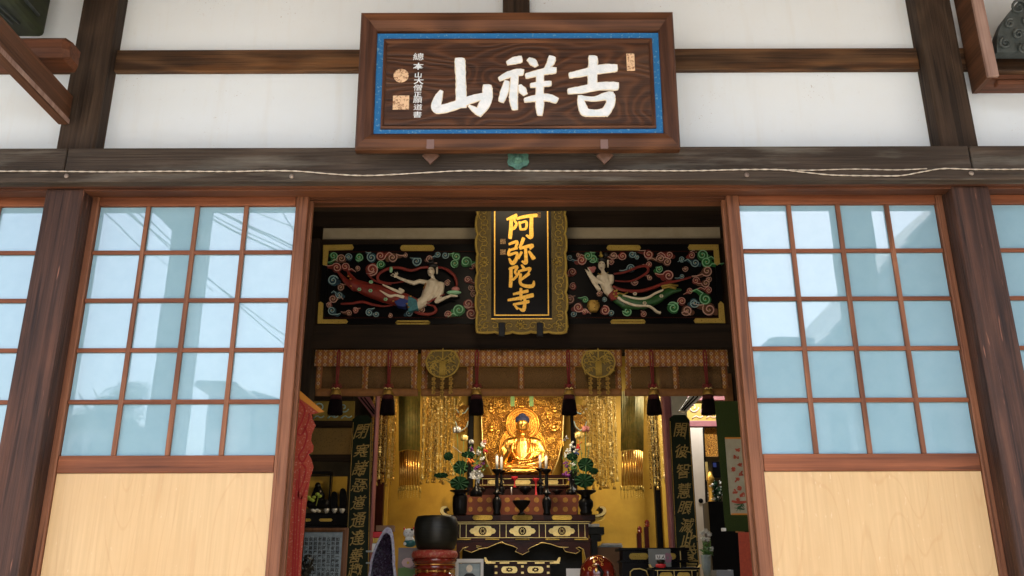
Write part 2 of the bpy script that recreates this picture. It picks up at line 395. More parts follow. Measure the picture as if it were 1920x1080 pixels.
W['purple'] = mat('purple_flower', (.22, .03, .24), (.12, .02, .16), .6)
W['orange'] = mat('orange_flower', (.75, .22, .03), None, .6)
W['flred'] = mat('red_flower', (.55, .02, .03), None, .6)
W['candle'] = mat('white_wax', (.82, .80, .75), None, .5)
W['amethyst'] = mat('amethyst_crystal', (.028, .014, .036), (.14, .10, .17), .15, ns=55, lo=.5, hi=.75, bs=1.0, bscale=90)
W['geode'] = mat('pale_geode_rim', (.42, .45, .50), (.22, .18, .30), .5, ns=40, bs=1.0, bscale=60)
W['ring'] = mat('dark_bronze_bowl', (.022, .020, .012), (.012, .011, .008), .42, .4, 6, stretch=(1, 1, 12), bs=.1)
W['cushion'] = mat('red_brocade_cushion', (.35, .04, .025), (.42, .16, .09), .5, ns=55, lo=.5, hi=.6)
W['paper'] = mat('white_paper', (.72, .71, .67), None, .7)
W['greyblue'] = mat('grey_photo_backdrop', (.25, .32, .33), (.36, .42, .42), .6, ns=14)
W['pictgreen'] = mat('faded_green_picture', (.10, .20, .05), None, .6)
W['cardboard'] = mat('brown_cardboard', (.20, .11, .06), None, .8)
W['woodlight'] = wood('light_frame_wood', (.16, .07, .03), (.34, .16, .08), 2, .4, 2, 10, .4)
W['rubbing'] = mat('grey_stone_rubbing', (.34, .42, .46), (.22, .29, .33), .6, ns=26)
W['ink'] = mat('black_ink', (.012, .014, .016), None, .6)
W['scrollgreen'] = mat('green_brocade', (.034, .050, .012), (.026, .040, .010), .8, spec=.1, ns=90)
W['fusuma'] = mat('white_sliding_door_paper', (.66, .60, .54), (.60, .54, .48), .7, ns=4)
W['mauve'] = mat('mauve_post', (.22, .08, .09), (.16, .05, .06), .5, ns=5)
W['cloth'] = mat('dark_red_altar_cloth', (.17, .035, .012), (.12, .025, .010), .7, ns=6)
W['banner'] = mat('red_paper_banner', (.42, .055, .022), (.58, .30, .20), .7, ns=75, lo=.55, hi=.7, bs=.5, bscale=40)
W['bannerline'] = mat('dark_red_print', (.36, .012, .008), None, .6)
W['bannertip'] = mat('orange_banner_edge', (.65, .24, .02), None, .6)
W['orangered'] = mat('orange_red_cloth', (.48, .07, .025), (.36, .05, .02), .6, ns=50)
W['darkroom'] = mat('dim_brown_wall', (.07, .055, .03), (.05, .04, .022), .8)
W['tatami'] = mat('tatami', (.50, .41, .22), (.44, .36, .18), .8, ns=60)
W['rail'] = mat('red_black_railing', (.07, .008, .006), None, .25)
W['band'] = mat('orange_brown_band', (.30, .13, .035), (.24, .10, .03), .7, ns=30)
W['catteal'] = mat('teal_glaze', (.02, .14, .15), None, .3)
def brocade(name, base, s=21.0):
    t = NT(name); t.p.inputs['Roughness'].default_value = .65
    tc = t.add('ShaderNodeTexCoord'); sp = t.add('ShaderNodeSeparateXYZ'); t.l(tc.outputs['Object'], sp.inputs[0])
    def diam(ox, oz, sx=s, sz=s*.72*2):
        a = t.math('ABSOLUTE', t.math('SUBTRACT', t.math('FRACT', t.math('MULTIPLY_ADD', sp.outputs[0], sx/2, ox)), .5))
        b = t.math('ABSOLUTE', t.math('SUBTRACT', t.math('FRACT', t.math('MULTIPLY_ADD', sp.outputs[2], sz/2, oz)), .5))
        return t.math('ADD', t.math('MULTIPLY', a, 1.75), b)
    def ringm(d, r0, r1): return t.math('MULTIPLY', t.math('GREATER_THAN', d, r0), t.math('LESS_THAN', d, r1))
    c = base
    fine = t.math('GREATER_THAN', t.noise(t.coord((1, 1, 1), False), 160, 1, .5), .6)
    c = t.mix(t.math('MULTIPLY', fine, .4), c, (.45, .22, .07))
    for ox, oz, col in ((0, 0, (.52, .40, .27)), (.5, .5, (.52, .40, .27)), (.5, 0, (.55, .30, .06)), (0, .5, (.55, .30, .06))):
        d = diam(ox, oz); c = t.mix(ringm(d, .16, .30), c, col)
    t.l(c, t.p.inputs['Base Color']); return t.m
W['brocade'] = brocade('orange_brocade', (.27, .09, .026))
def sheer():
    t = NT('sheer_brown_gauze'); t.p.inputs['Base Color'].default_value = (.15, .075, .02, 1); t.p.inputs['Roughness'].default_value = .8
    v = t.coord((1, 1, 1), False); t.l(t.ramp(t.noise(v, 400, 1, .5), .1, .62), t.p.inputs['Alpha']); return t.m
W['sheer'] = sheer()
W['cursive'] = mat('aged_gold_brush_paint', (.42, .30, .09), (.26, .18, .05), .5, .3, 60)
def gilt_panel():
    t = NT('embossed_gilt_panel'); v = t.coord((1, 1, 1), False); vo = t.add('ShaderNodeTexVoronoi'); vo.inputs['Scale'].default_value = 34; t.l(v, vo.inputs['Vector'])
    s = t.math('SINE', t.math('MULTIPLY', vo.outputs['Distance'], 18)); g = t.ramp(s, -1, 1)
    t.l(t.mix(g, (.20, .06, .012), (.85, .45, .08)), t.p.inputs['Base Color']); t.p.inputs['Metallic'].default_value = .55; t.p.inputs['Roughness'].default_value = .33
    t.bump(g, 1.0, .01); return t.m
W['giltpanel'] = gilt_panel()
W['tile'] = mat('grey_roof_tile', (.07, .08, .085), (.13, .14, .15), .4, ns=3)
W['concrete'] = mat('pale_concrete', (.38, .36, .325), (.30, .28, .25), .85, ns=3, bs=.2, bscale=40)
W['bark'] = mat('bark', (.06, .045, .03), (.10, .08, .06), .9, ns=20, bs=.6)
W['leaves'] = mat('tree_leaves', (.045, .08, .025), (.08, .12, .035), .6, ns=4)
W['house'] = mat('pale_house_wall', (.42, .42, .42), (.36, .36, .37), .8, ns=3)
W['wire'] = mat('black_wire', (.02, .02, .022), None, .5)
W['dkgreen'] = mat('mossy_dark_beam', (.010, .014, .006), (.035, .045, .015), .7, ns=12, stretch=(1, .4, 1), bs=.4)
W['greycarve'] = mat('grey_green_tile_clay', (.075, .09, .085), (.035, .045, .042), .6, ns=16, bs=.5)
W['frieze'] = mat('painted_ochre_frieze', (.34, .24, .035), (.26, .19, .03), .55, ns=8)

# ================================================================== SETTING
mb = MB(); mb.box(-60, 60, -60, 40, -.3, 0); solo('ground', mb, W['concrete'], None, None, kind='structure')
mb = MB(); mb.box(-6.9, 6.9, -.7, 9.4, 0.004, .93); mb.box(-3.4, 3.4, -1.15, -.704, .004, .62); mb.box(-3.4, 3.4, -1.6, -1.154, .004, .31)
solo('floor', mb, W['tatami'], None, None, kind='structure')

FZ = lambda py: Z(py, 0, 971)
hall = thing('temple_hall', 'white plastered temple hall with dark timber posts, weathered lintel and a wide open doorway', 'temple', (0, 0, .93))
def hp(name, mb, m, label=None): return part(name, mb, m, hall, label)
zn0, zn1, zk0, zk1 = Z(322, -.12), Z(275, -.12), Z(347, -.09), Z(339, -.15)
z_top = 5.42
PX = (-6.78, -2.33, 2.33, 6.78)
for a, b in ((-6.7, -2.42), (-2.24, 2.24), (2.42, 6.7)):
    mb = MB(); mb.box(a, b, .05, .16, zn0+.02, z_top); hp('plaster_wall', mb, W['plaster'])
for x in PX:
    mb = MB(); mb.box(x-.098, x+.098, -.08, .16, .932, zk0-.003, .014); hp('pillar', mb, W['pillar'])
    mb = MB(); mb.box(x-.10, x+.10, -.055, .17, zn1+.002, z_top, .012); hp('upper_post', mb, W['post'])
zq0, zq1 = FZ(129), FZ(89)
for a, b in ((-6.67, -2.432), (-2.228, 2.228), (2.432, 6.67)):
    mb = MB(); mb.box(a, b, .012, .049, zq0, zq1, .006); hp('crossbeam', mb, W['nuki'])
mb = MB(); mb.box(-.078, .074, -.004, .06, zq1+.002, z_top, .006); hp('short_post', mb, W['post'])
for a, b in ((-6.9, -2.331), (-2.327, 2.334), (2.340, 6.9)):   # long lintel boards butted on the pillars
    mb = MB(); mb.box(a, b, -.12, .048, zn0+.002, zn1, .008); hp('lintel_board', mb, W['nageshi'])
mb = MB(); mb.box(-6.9, 6.9, -.15, .04, zk1, zn0, .007); hp('lower_lintel', mb, W['nageshi'])
mb = MB(); mb.box(-6.9, 6.9, -.095, .17, zk0, zk1-.002, .004); mb.box(-6.9, 6.9, -.07, .0, zk0-.018, zk0-.001, .003)
for y in (.055, .10): mb.box(-6.9, 6.9, y-.004, y+.004, zk0-.012, zk0-.001)
hp('door_track', mb, W['kamoi'])
mb = MB(); mb.box(-6.9, 6.9, -.12, .2, .934, .985, .006); hp('door_sill', mb, W['kamoi'])
# roof, deep eaves and rafters above the picture
mb = MB(); mb.box(-7.5, 7.5, -3.5, 9.8, 5.56, 5.75); hp('roof', mb, W['tile'])
mb = MB(); mb.box(-7.4, 7.4, -3.4, 9.6, 5.50, 5.556)
for i in range(-19, 20): mb.box(i*.38-.045, i*.38+.045, -3.35, .0, 5.40, 5.498)
mb.box(-7.4, 7.4, -3.48, -3.40, 5.05, 5.556); hp('soffit', mb, W['soffit'])  # last box: unseen fascia, hung low to shade the upper plaster
for x in (-6.9, 6.78):
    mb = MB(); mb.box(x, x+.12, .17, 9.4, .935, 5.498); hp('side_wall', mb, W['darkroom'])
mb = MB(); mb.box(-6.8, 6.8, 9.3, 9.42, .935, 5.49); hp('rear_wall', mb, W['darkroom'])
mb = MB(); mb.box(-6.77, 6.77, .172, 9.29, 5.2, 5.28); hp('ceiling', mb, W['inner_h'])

# sliding doors
dz1, dg1, dg0, dm0 = Z(361, .03), Z(383.5, .03), Z(852, .03), Z(884.5, .03)
def door(x0, x1, y, label, cols=4):
    d = part('sliding_door', MBbox(x0+.066, x1-.066, y+.004, y+.034, .99, 1.06), W['door_h'], hall, label)
    for a, b in ((x0, x0+.064), (x1-.064, x1)):
        mb = MB(); mb.box(a, b, y, y+.036, .99, dz1, .005); part('stile', mb, W['door_v'], d)
        mb = MB(); s = b-.016 if a == x0 else a+.010; mb.box(s, s+.006, y-.004, y-.0005, .99, dz1-.002); part('moulding', mb, W['door_v'], d)
    mb = MB(); mb.box(x0+.066, x1-.066, y+.003, y+.034, dg1, dz1, .004); part('top_rail', mb, W['door_h'], d)
    mb = MB(); mb.box(x0+.066, x1-.066, y+.003, y+.034, dm0, dg0, .004); part('middle_rail', mb, W['door_h'], d)
    mb = MB(); mb.box(x0+.066, x1-.066, y+.014, y+.024, 1.062, dm0-.001); part('lower_panel', mb, W['ply'], d)
    gl = MB(); wv = (x1-x0-.132)/cols; hh = (dg1-dg0)/5
    for i in range(cols):
        for j in range(5):
            a_, b_, c_, e_ = x0+.066+wv*i+.002, x0+.066+wv*(i+1)-.002, dg0+hh*j+.002, dg0+hh*(j+1)-.002; t1, t2 = R.gauss(0, .0013), R.gauss(0, .0013)
            q = [(a_, -t1*wv-t2*hh, c_), (b_, t1*wv-t2*hh, c_), (b_, t1*wv+t2*hh, e_), (a_, -t1*wv+t2*hh, e_)]
            F_ = [gl.b.verts.new((x, y+.021+dy/2, z)) for x, dy, z in q]; K_ = [gl.b.verts.new((x, y+.025+dy/2, z)) for x, dy, z in q]
            gl.f(F_); gl.f(K_[::-1])
            for m_ in range(4): gl.f([F_[m_], F_[(m_+1) % 4], K_[(m_+1) % 4], K_[m_]])
    part('glass_pane', gl, W['glass'], d)
    wv = (x1-x0-.132)/cols
    for i in range(1, cols):
        mb = MB(); xx = x0+.066+wv*i; mb.box(xx-.012, xx+.012, y+.005, y+.020, dg0, dg1, .003); part('muntin', mb, W['door_v'], d)
    hh = (dg1-dg0)/5
    for i in range(1, 5):
        mb = MB(); zz = dg0+hh*i; mb.box(x0+.066, x1-.066, y+.007, y+.0195, zz-.011, zz+.011, .003); part('muntin', mb, W['door_h'], d)
    return d
def MBbox(*a):
    m = MB(); m.box(*a, .004); return m
door(-2.262, -1.100, .03, 'sliding door left of the open doorway')
door(1.100, 2.262, .03, 'sliding door right of the open doorway')
door(-2.24, -1.088, .085, 'rear sliding door pushed behind the left one')
door(1.088, 2.24, .085, 'rear sliding door pushed behind the right one')
door(-3.56, -2.405, .03, 'sliding door in the bay beyond the left pillar')
door(-4.66, -3.57, .072, 'second sliding door in the far left bay')
door(2.405, 3.56, .03, 'sliding door in the bay beyond the right pillar')
door(3.57, 4.66, .072, 'second sliding door in the far right bay')

# inner header, plaster strip, inner lintels over the altar room
Yi = 3.4
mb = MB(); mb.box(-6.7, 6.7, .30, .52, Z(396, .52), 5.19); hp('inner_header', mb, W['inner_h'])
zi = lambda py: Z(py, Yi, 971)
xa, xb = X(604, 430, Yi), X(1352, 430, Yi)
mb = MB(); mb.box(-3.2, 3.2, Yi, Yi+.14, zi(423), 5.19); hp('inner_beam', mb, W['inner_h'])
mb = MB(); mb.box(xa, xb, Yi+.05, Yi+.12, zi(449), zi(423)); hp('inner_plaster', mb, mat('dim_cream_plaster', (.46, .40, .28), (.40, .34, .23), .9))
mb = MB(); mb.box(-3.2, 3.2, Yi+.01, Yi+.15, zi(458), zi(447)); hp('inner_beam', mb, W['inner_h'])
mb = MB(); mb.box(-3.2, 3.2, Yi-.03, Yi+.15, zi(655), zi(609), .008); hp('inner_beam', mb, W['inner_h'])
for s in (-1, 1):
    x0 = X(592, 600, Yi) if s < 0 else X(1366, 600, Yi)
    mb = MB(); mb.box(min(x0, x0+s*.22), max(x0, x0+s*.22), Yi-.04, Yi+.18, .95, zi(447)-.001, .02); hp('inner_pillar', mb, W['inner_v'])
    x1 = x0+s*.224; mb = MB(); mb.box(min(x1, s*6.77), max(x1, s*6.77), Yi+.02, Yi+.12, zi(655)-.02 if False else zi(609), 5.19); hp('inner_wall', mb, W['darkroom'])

# porch: two square posts standing in front of the hall (seen mirrored in the glass), beams running back to the wall
for sx, px_, lab in ((-1, -2.82, 'square timber porch post in front of the left door'), (1, 2.93, 'square timber porch post in front of the right door')):
    t = thing('porch_post', lab, 'post', (px_, -2.8, 0), 'porch posts')
    mb = MB(); x = px_; mb.box(x-.135, x+.135, -2.93, -2.67, .30, 5.38, .02); part('shaft', mb, W['pillar'], t)
    mb = MB(); mb.box(x-.26, x+.26, -3.06, -2.54, .001, .28, .03); part('stone_base', mb, W['concrete'], t)
# ================================================================== PORCH TIMBERS AT THE UPPER CORNERS
t = thing('porch_tie_beam', 'heavy mossy dark porch beam with carved grooves, cut by the upper left corner', 'beam', (X(40, 62, -.1), -1.3, FZ(64)))
x1 = X(78, 64, -.1); zb = Z(64, -.1, 78)
mb = MB(); mb.box(x1-.34, x1, -2.62, -.06, zb, zb+.42, .03); part('timber', mb, W['dkgreen'], t)
mb = MB()
for k in range(3):
    mb.tube([(x1+.004, -.25-.55*k-.42*sin(a), zb+.20-.13*cos(a*1.0)) for a in [i*.3-.2 for i in range(9)]], .010, 6)
part('carved_groove', mb, W['greycarve'], t)
mb = MB()
for k in range(4): mb.tube([(x1-.30+.075*k+.05*sin(i*.8+k), -.2-.28*i, zb-.002) for i in range(9)], .008, 6)
part('carved_groove', mb, W['greycarve'], t)

t = thing('long_brown_beam', 'long brown porch beam running from the upper left post toward the viewer', 'beam', (X(120, 234, 0), -.1, Z(234, -.06, 120)))
xr = X(128, 234, -.058); zb = Z(234, -.058, 120); zt = Z(181, -.058, 139)
mb = MB(); mb.box(xr-.052, xr, -.95, -.058, zb, zt, .004); part('timber', mb, W['red_h'], t)
mb = MB(); mb.box(xr+.0005, xr+.006, -.95, -.06, zb+.004, zb+.030, .002); part('edge_bead', mb, W['edge'], t)
t = thing('beam_nose', 'short reddish beam end with chamfered tip passing behind the long brown beam', 'beam', (X(100, 128, -.35), -.35, Z(128, -.35, 100)))
fr = VF(-.42); x1 = X(146, 97, -.32); zb = Z(128, -.30, 100); zt = Z(66, -.42, 100); c = .04
mb = MB(); x0 = x1-.62
prof = [(-.42+c*.6, zb), (-.42, zb+c), (-.42, zt-c*.6), (-.42+c*.6, zt), (-.42+.16, zt), (-.42+.16, zb)]
A = [mb.b.verts.new((x0, y, z)) for y, z in prof]; B_ = [mb.b.verts.new((x1-.03, y, z)) for y, z in prof]
cy, cz = -.35, (zb+zt)/2; C_ = [mb.b.verts.new((x1, cy+(y-cy)*.62, cz+(z-cz)*.72)) for y, z in prof]
mb.f(A); mb.f(C_[::-1])
for i in range(6):
    j = (i+1) % 6; mb.f([A[i], A[j], B_[j], B_[i]]); mb.f([B_[i], B_[j], C_[j], C_[i]])
part('timber', mb, W['red_x'], t)

# right: boxed bracket with a carved clay ornament inside
t = thing('bracket_box', 'brown wooden box frame with pale front edge on the wall in the upper right corner', 'wooden frame', (X(1850, 170, -.2), -.1, Z(165, -.2, 1850)))
Yb = -.17; xl = X(1838, 75, Yb); xl2 = X(1858, 75, Yb); zb = Z(176, -.001, 1830)+.02; zs = Z(128, Yb, 1880)
mb = MB(); mb.box(xl, xl+.03, Yb+.012, -.001, zb-.02, 5.38, .002); part('side_panel', mb, W['red_h'], t)
mb = MB(); mb.box(xl-.002, xl2, Yb-.01, Yb+.010, zb-.02, 5.38, .004); part('front_edge', mb, W['edge'], t)
mb = MB(); mb.box(xl2+.002, xl2+1.2, Yb+.0, Yb+.06, zb+.01, zs, .008); part('front_sill', mb, W['nuki'], t)
mb = MB(); mb.box(xl+.032, xl2+1.2, Yb+.02, -.001, zb-.018, zb+.006, .002); mb.box(xl2+.004, xl2+1.2, Yb+.02, Yb+.07, zb-.05, zb-.02, .010); part('bottom_board', mb, W['red_x'], t)
t = thing('roof_ornament', 'grey green carved clay ornament with curling scrolls behind the box frame', 'carving', (X(1895, 105, -.16), -.16, zs))
fr = VF(-.13); mb = MB()
pts = [(1864, 104), (1864, 92), (1866, 68), (1876, 44), (1893, 22), (1910, 2), (1935, -14), (1990, -20), (2010, 104)]
mb.poly(fr, pts, -.03, .03); part('carved_body', mb, W['greycarve'], t)
mb = MB()
def scroll3(mb, fr, cx, cy, r, n, th, turns=1.6, a0=0, d=1):
    pts = []
    for i in range(22):
        q = i/21; a = a0+d*turns*2*pi*q; rr = r*(1-.82*q); u, v = fr.uv(cx+rr*cos(a), cy-rr*sin(a)); pts.append(fr.pt(u, v, n))
    k = fr.k(cx, cy); mb.tube(pts, [th*k*(1.1-.5*i/21) for i in range(22)], 6)
for a in ((1902, 22, 15, 0), (1886, 52, 9, 1), (1878, 88, 11, 2), (1902, 72, 10, .5), (1914, 98, 11, 2.4), (1924, 44, 13, 3), (1935, 80, 10, 1), (1940, 12, 14, 2)):
    scroll3(mb, fr, a[0], a[1], a[2], .04, 2.6, 1.5, a[3])
part('scroll_relief', mb, W['greycarve'], t)

# ================================================================== NAME PLAQUE OVER THE DOOR
tilt = .5*(P(1265, 29, -.24)+P(678, 29, -.24)); bot = .5*(P(1274, 285, -.19)+P(667, 285, -.19))
V = (tilt-bot); V.x = 0
PF = Fr((0, bot.y, bot.z), (1, 0, 0), V)
t = thing('name_plaque', 'large brown wooden plaque with three big white brushed characters and a blue painted border', 'sign', (0, -.19, bot.z))
u0 = PF.uv(667, 286)[0]; u1 = PF.uv(1274, 284)[0]; v0 = 0; v1 = PF.uv(971, 29)[1]; uc = (u0+u1)/2; hw = (u1-u0)/2
iu0 = PF.uv(704, 156)[0]; iu1 = PF.uv(1239, 156)[0]; iv0 = PF.uv(971, 253)[1]; iv1 = PF.uv(971, 61)[1]
def mitre(fr, o, i, prof, mats, parent, name):   # o, i = (u0, v0, u1, v1); prof = [(t, n)] across the board, t=0 outside, 1 inside
    oc = [(o[0], o[1]), (o[2], o[1]), (o[2], o[3]), (o[0], o[3])]; ic = [(i[0], i[1]), (i[2], i[1]), (i[2], i[3]), (i[0], i[3])]
    for k in range(4):
        j = (k+1) % 4; mb = MB(); A = []; Bq = []
        for q, n in prof:
            A.append(mb.b.verts.new(fr.pt(oc[k][0]+(ic[k][0]-oc[k][0])*q, oc[k][1]+(ic[k][1]-oc[k][1])*q, n)))
            Bq.append(mb.b.verts.new(fr.pt(oc[j][0]+(ic[j][0]-oc[j][0])*q, oc[j][1]+(ic[j][1]-oc[j][1])*q, n)))
        m = len(prof)
        for a in range(m): b = (a+1) % m; mb.f([A[a], A[b], Bq[b], Bq[a]])
        mb.f(A); mb.f(Bq[::-1])
        part(name, mb, mats[k % 2], parent)
mitre(PF, (u0, v0, u1, v1), (iu0, iv0, iu1, iv1), [(0, -.02), (0, .028), (.10, .040), (.55, .046), (.9, .03), (1, .018), (1, -.02)], (W['plq_h'], W['plq_v']), t, 'frame_board')
bu0 = PF.uv(717, 156)[0]; bu1 = PF.uv(1226, 156)[0]; bv0 = PF.uv(971, 243)[1]; bv1 = PF.uv(971, 75)[1]
mitre(PF, (iu0+.001, iv0+.001, iu1-.001, iv1-.007), (bu0, bv0, bu1, bv1), [(0, -.02), (0, .004), (1, .004), (1, -.02)], (W['bluepaint'], W['bluepaint']), t, 'blue_border')
cu0 = PF.uv(723, 156)[0]; cu1 = PF.uv(1219, 156)[0]; cv0 = PF.uv(971, 236)[1]; cv1 = PF.uv(971, 82)[1]
mitre(PF, (bu0+.001, bv0+.001, bu1-.001, bv1-.001), (cu0, cv0, cu1, cv1), [(0, -.02), (0, .016), (.5, .02), (1, .006), (1, -.02)], (W['plq_h'], W['plq_v']), t, 'inner_moulding')
mb = MB(); mb.obox(PF, cu0+.001, cu1-.001, cv0+.001, cv1-.001, -.018, .008); part('writing_board', mb, W['plq'], t)
ox, oy, sc = 640, 0, 1/3
def zs3(pts): return [(ox+p[0]*sc, oy+p[1]*sc)+((p[2]*sc,) if len(p) > 2 else ()) for p in pts]
BIG = [  # yama
 [(668, 350, 28), (672, 430, 26), (674, 510, 27), (676, 590, 30)],
 [(562, 522, 10), (545, 560, 22), (534, 608, 26), (560, 620, 24), (640, 598, 24), (720, 568, 22), (800, 545, 18)],
 [(822, 498, 24), (822, 545, 28), (806, 590, 30), (775, 640, 20)], [(775, 640, 16), (750, 622, 14), (722, 602, 6)],
 # sho: left half
 [(940, 358, 12), (968, 348, 20), (1002, 340, 20)], [(895, 448, 12), (935, 428, 17), (985, 412, 18), (1010, 412, 20)],
 [(975, 430, 20), (970, 510, 21), (968, 560, 22), (975, 612, 16)], [(930, 470, 14), (918, 520, 20), (902, 568, 16)], [(1006, 490, 10), (1018, 512, 20), (1030, 530, 14)],
 # right half
 [(1058, 342, 12), (1078, 356, 20), (1092, 372, 12)], [(1184, 336, 20), (1175, 362, 18), (1150, 392, 8)],
 [(1046, 432, 14), (1110, 416, 17), (1165, 404, 19), (1195, 402, 18)], [(1072, 486, 12), (1120, 480, 15), (1170, 476, 14)],
 [(1038, 568, 12), (1100, 558, 18), (1160, 555, 20), (1202, 568, 18)], [(1118, 415, 20), (1116, 500, 20), (1116, 590, 22), (1116, 645, 14)],
 # kichi
 [(1292, 428, 16), (1360, 415, 20), (1450, 395, 26), (1535, 388, 22)], [(1415, 335, 24), (1415, 380, 24), (1412, 440, 24), (1412, 488, 24)],
 [(1285, 518, 16), (1350, 510, 20), (1450, 490, 22), (1540, 490, 24)], [(1345, 552, 14), (1350, 590, 20), (1368, 634, 24)],
 [(1350, 556, 12), (1420, 562, 12), (1480, 548, 20), (1510, 545, 26)], [(1512, 548, 26), (1512, 590, 22), (1485, 636, 24)], [(1375, 638, 22), (1430, 642, 18), (1482, 636, 24)]]
chars = [(BIG[0:4], 'white character'), (BIG[4:15], ''), (BIG[15:], '')]
for grp, _ in chars:
    mb = MB(); n = .0095
    for s_ in grp: mb.brush(PF, [(p[0], p[1], p[2]+2.5) for p in zs3(s_)] if False else zs3([(p[0], p[1], p[2]+4) for p in s_]), 5, .007, n, rough=.06); n += .0003
    mb.mi = 1; n = .0135
    for s_ in grp: mb.brush(PF, zs3([(p[0], p[1], max(p[2]-.5, 3)) for p in s_]), 5, .009, n, rough=.08); n += .0003
    part('brushed_character', mb, [W['cream'], W['strokewhite']], t)
# the small column of nine characters, and the seals
ys = [108, 126, 142.5, 153.5, 166, 178.5, 189.5, 202.5, 216.5]; xs = [785, 784.8, 784.6, 785.5, 783.5, 783.5, 783.5, 784, 783]
for ch, y, x in zip('總本山大僧正願道書', ys, xs):
    mb = MB(); u, v = PF.uv(x, y); k = PF.k(x, y)
    size = {'總': 18, '本': 17, '山': 13, '大': 16, '僧': 15.5, '正': 13, '願': 15, '道': 15, '書': 15}[ch]
    glyph(ch, PF, u, v, size*k*.90, .0105, mb, .020 if ch in '本山大正' else .004, shear=.05, sx=1.3)
    part('small_character', mb, W['strokewhite'], t)
mb = MB(); c_ = PF.uv(752.5, 143.5); k = PF.k(752, 143); mb.lathe([(14.2*k, 0), (14.2*k, .003), (12.8*k, .004), (0, .004)], PF.pt(c_[0], c_[1], .008), 28, PF.N); part('round_seal', mb, W['seal'], t)
mb = MB(); mb.rect(PF, 737, 181, 767.5, 207, .006, .012, .001); part('square_seal', mb, W['seal'], t)
mb = MB(); mb.rect(PF, 1174.5, 102.5, 1189.5, 134.5, .006, .012, .001); part('narrow_seal', mb, W['seal'], t)
# copper hooks that carry the plaque
for x in (807, 1133):
    t = thing('plaque_hook', 'brown copper hook with arrow tip under the %s end of the plaque' % ('left' if x < 900 else 'right'), 'hook', P(x, 290, -.22), 'hooks carrying the plaque')
    f2 = VF(-.235); mb = MB(); mb.rect(f2, x-7, 262, x+7, 279, -.004, .004, .001); part('clamp_plate', mb, mat('pinkish_plate', (.20, .12, .10), (.15, .09, .08), .5) if x < 900 else bpy.data.materials['pinkish_plate'], t)
    f3 = VF(-.155); mb = MB(); mb.poly(f3, [(x-6, 280), (x+6, 280), (x+8, 287), (x+17, 293), (x, 309), (x-15, 293), (x-7, 288)], -.002, .010)
    mb.box(X(x, 280, -.2)-.02, X(x, 280, -.2)+.02, -.233, -.16, Z(282, -.2), Z(282, -.2)+.006); part('arrow_plate', mb, W['copper'], t)
# green bronze nail cover
t = thing('nail_cover', 'green patinated bronze nail cover with a round boss on the beam under the plaque', 'ornament', P(971, 316, -.12))
f2 = VF(-.122); mb = MB(); mb.poly(f2, [(952, 291), (957, 288), (963, 290), (971, 287), (979, 290), (985, 288), (991, 291), (990, 298), (992, 305), (988, 312), (980, 314), (976, 318), (971, 320), (966, 318), (962, 314), (954, 312), (951, 305), (953, 298)], 0, .009)
part('back_plate', mb, W['patina'], t)
mb = MB(); k = f2.k(971, 300); c_ = f2.uv(971, 300); mb.lathe([(10*k, 0), (9.5*k, .006), (6.5*k, .008), (6.5*k, .016), (5.5*k, .022), (0, .025)], f2.pt(c_[0], c_[1], .008), 24, f2.N); part('boss', mb, W['patina'], t)
# white twisted cable lying on the ledge of the beam
t = thing('twisted_cable', 'thin white twisted cable sagging along the ledge of the weathered beam', 'cable', P(960, 322, -.155))
def cable(pts, r):
    q = catmull([tuple(P(x, y, -.158)) for x, y in pts], 10); mb = MB()
    for ph in (0, pi):
        out = []
        L = 0; prev = None
        fine = []
        for a, b in zip(q, q[1:]):
            a, b = Vector(a), Vector(b); n = max(2, int((b-a).length/.006))
            for i in range(n): fine.append(a.lerp(b, i/n))
        for i, p in enumerate(fine): out.append(p+Vector((0, cos(i*.42+ph), sin(i*.42+ph)))*r*.7)
        mb.tube(out, r*.75, 5)
    return mb
part('cord', cable([(-10, 321), (80, 321), (200, 322), (330, 321), (430, 321.5), (500, 320), (560, 321), (620, 326), (680, 329), (740, 327), (800, 323.5), (870, 320), (960, 320), (1060, 320.5), (1180, 320), (1300, 320), (1390, 318), (1460, 318), (1500, 322), (1560, 328), (1640, 329.5), (1690, 329), (1730, 322), (1770, 316), (1830, 317.5), (1930, 317)], .0026), W['cable'], t)
part('cord', cable([(1455, 318), (1520, 319), (1600, 317), (1680, 318.5), (1740, 316)], .0021), W['cable'], t)
for x, y in ((125, 330), (547, 331), (1400, 328), (1821, 325)):
    t_ = MB(); p = P(x, y, -.15); t_.lathe([(.013, 0), (.012, .004), (.006, .007), (0, .008)], p, 12, (0, -1, 0)); hp('nail', t_, W['nail'])

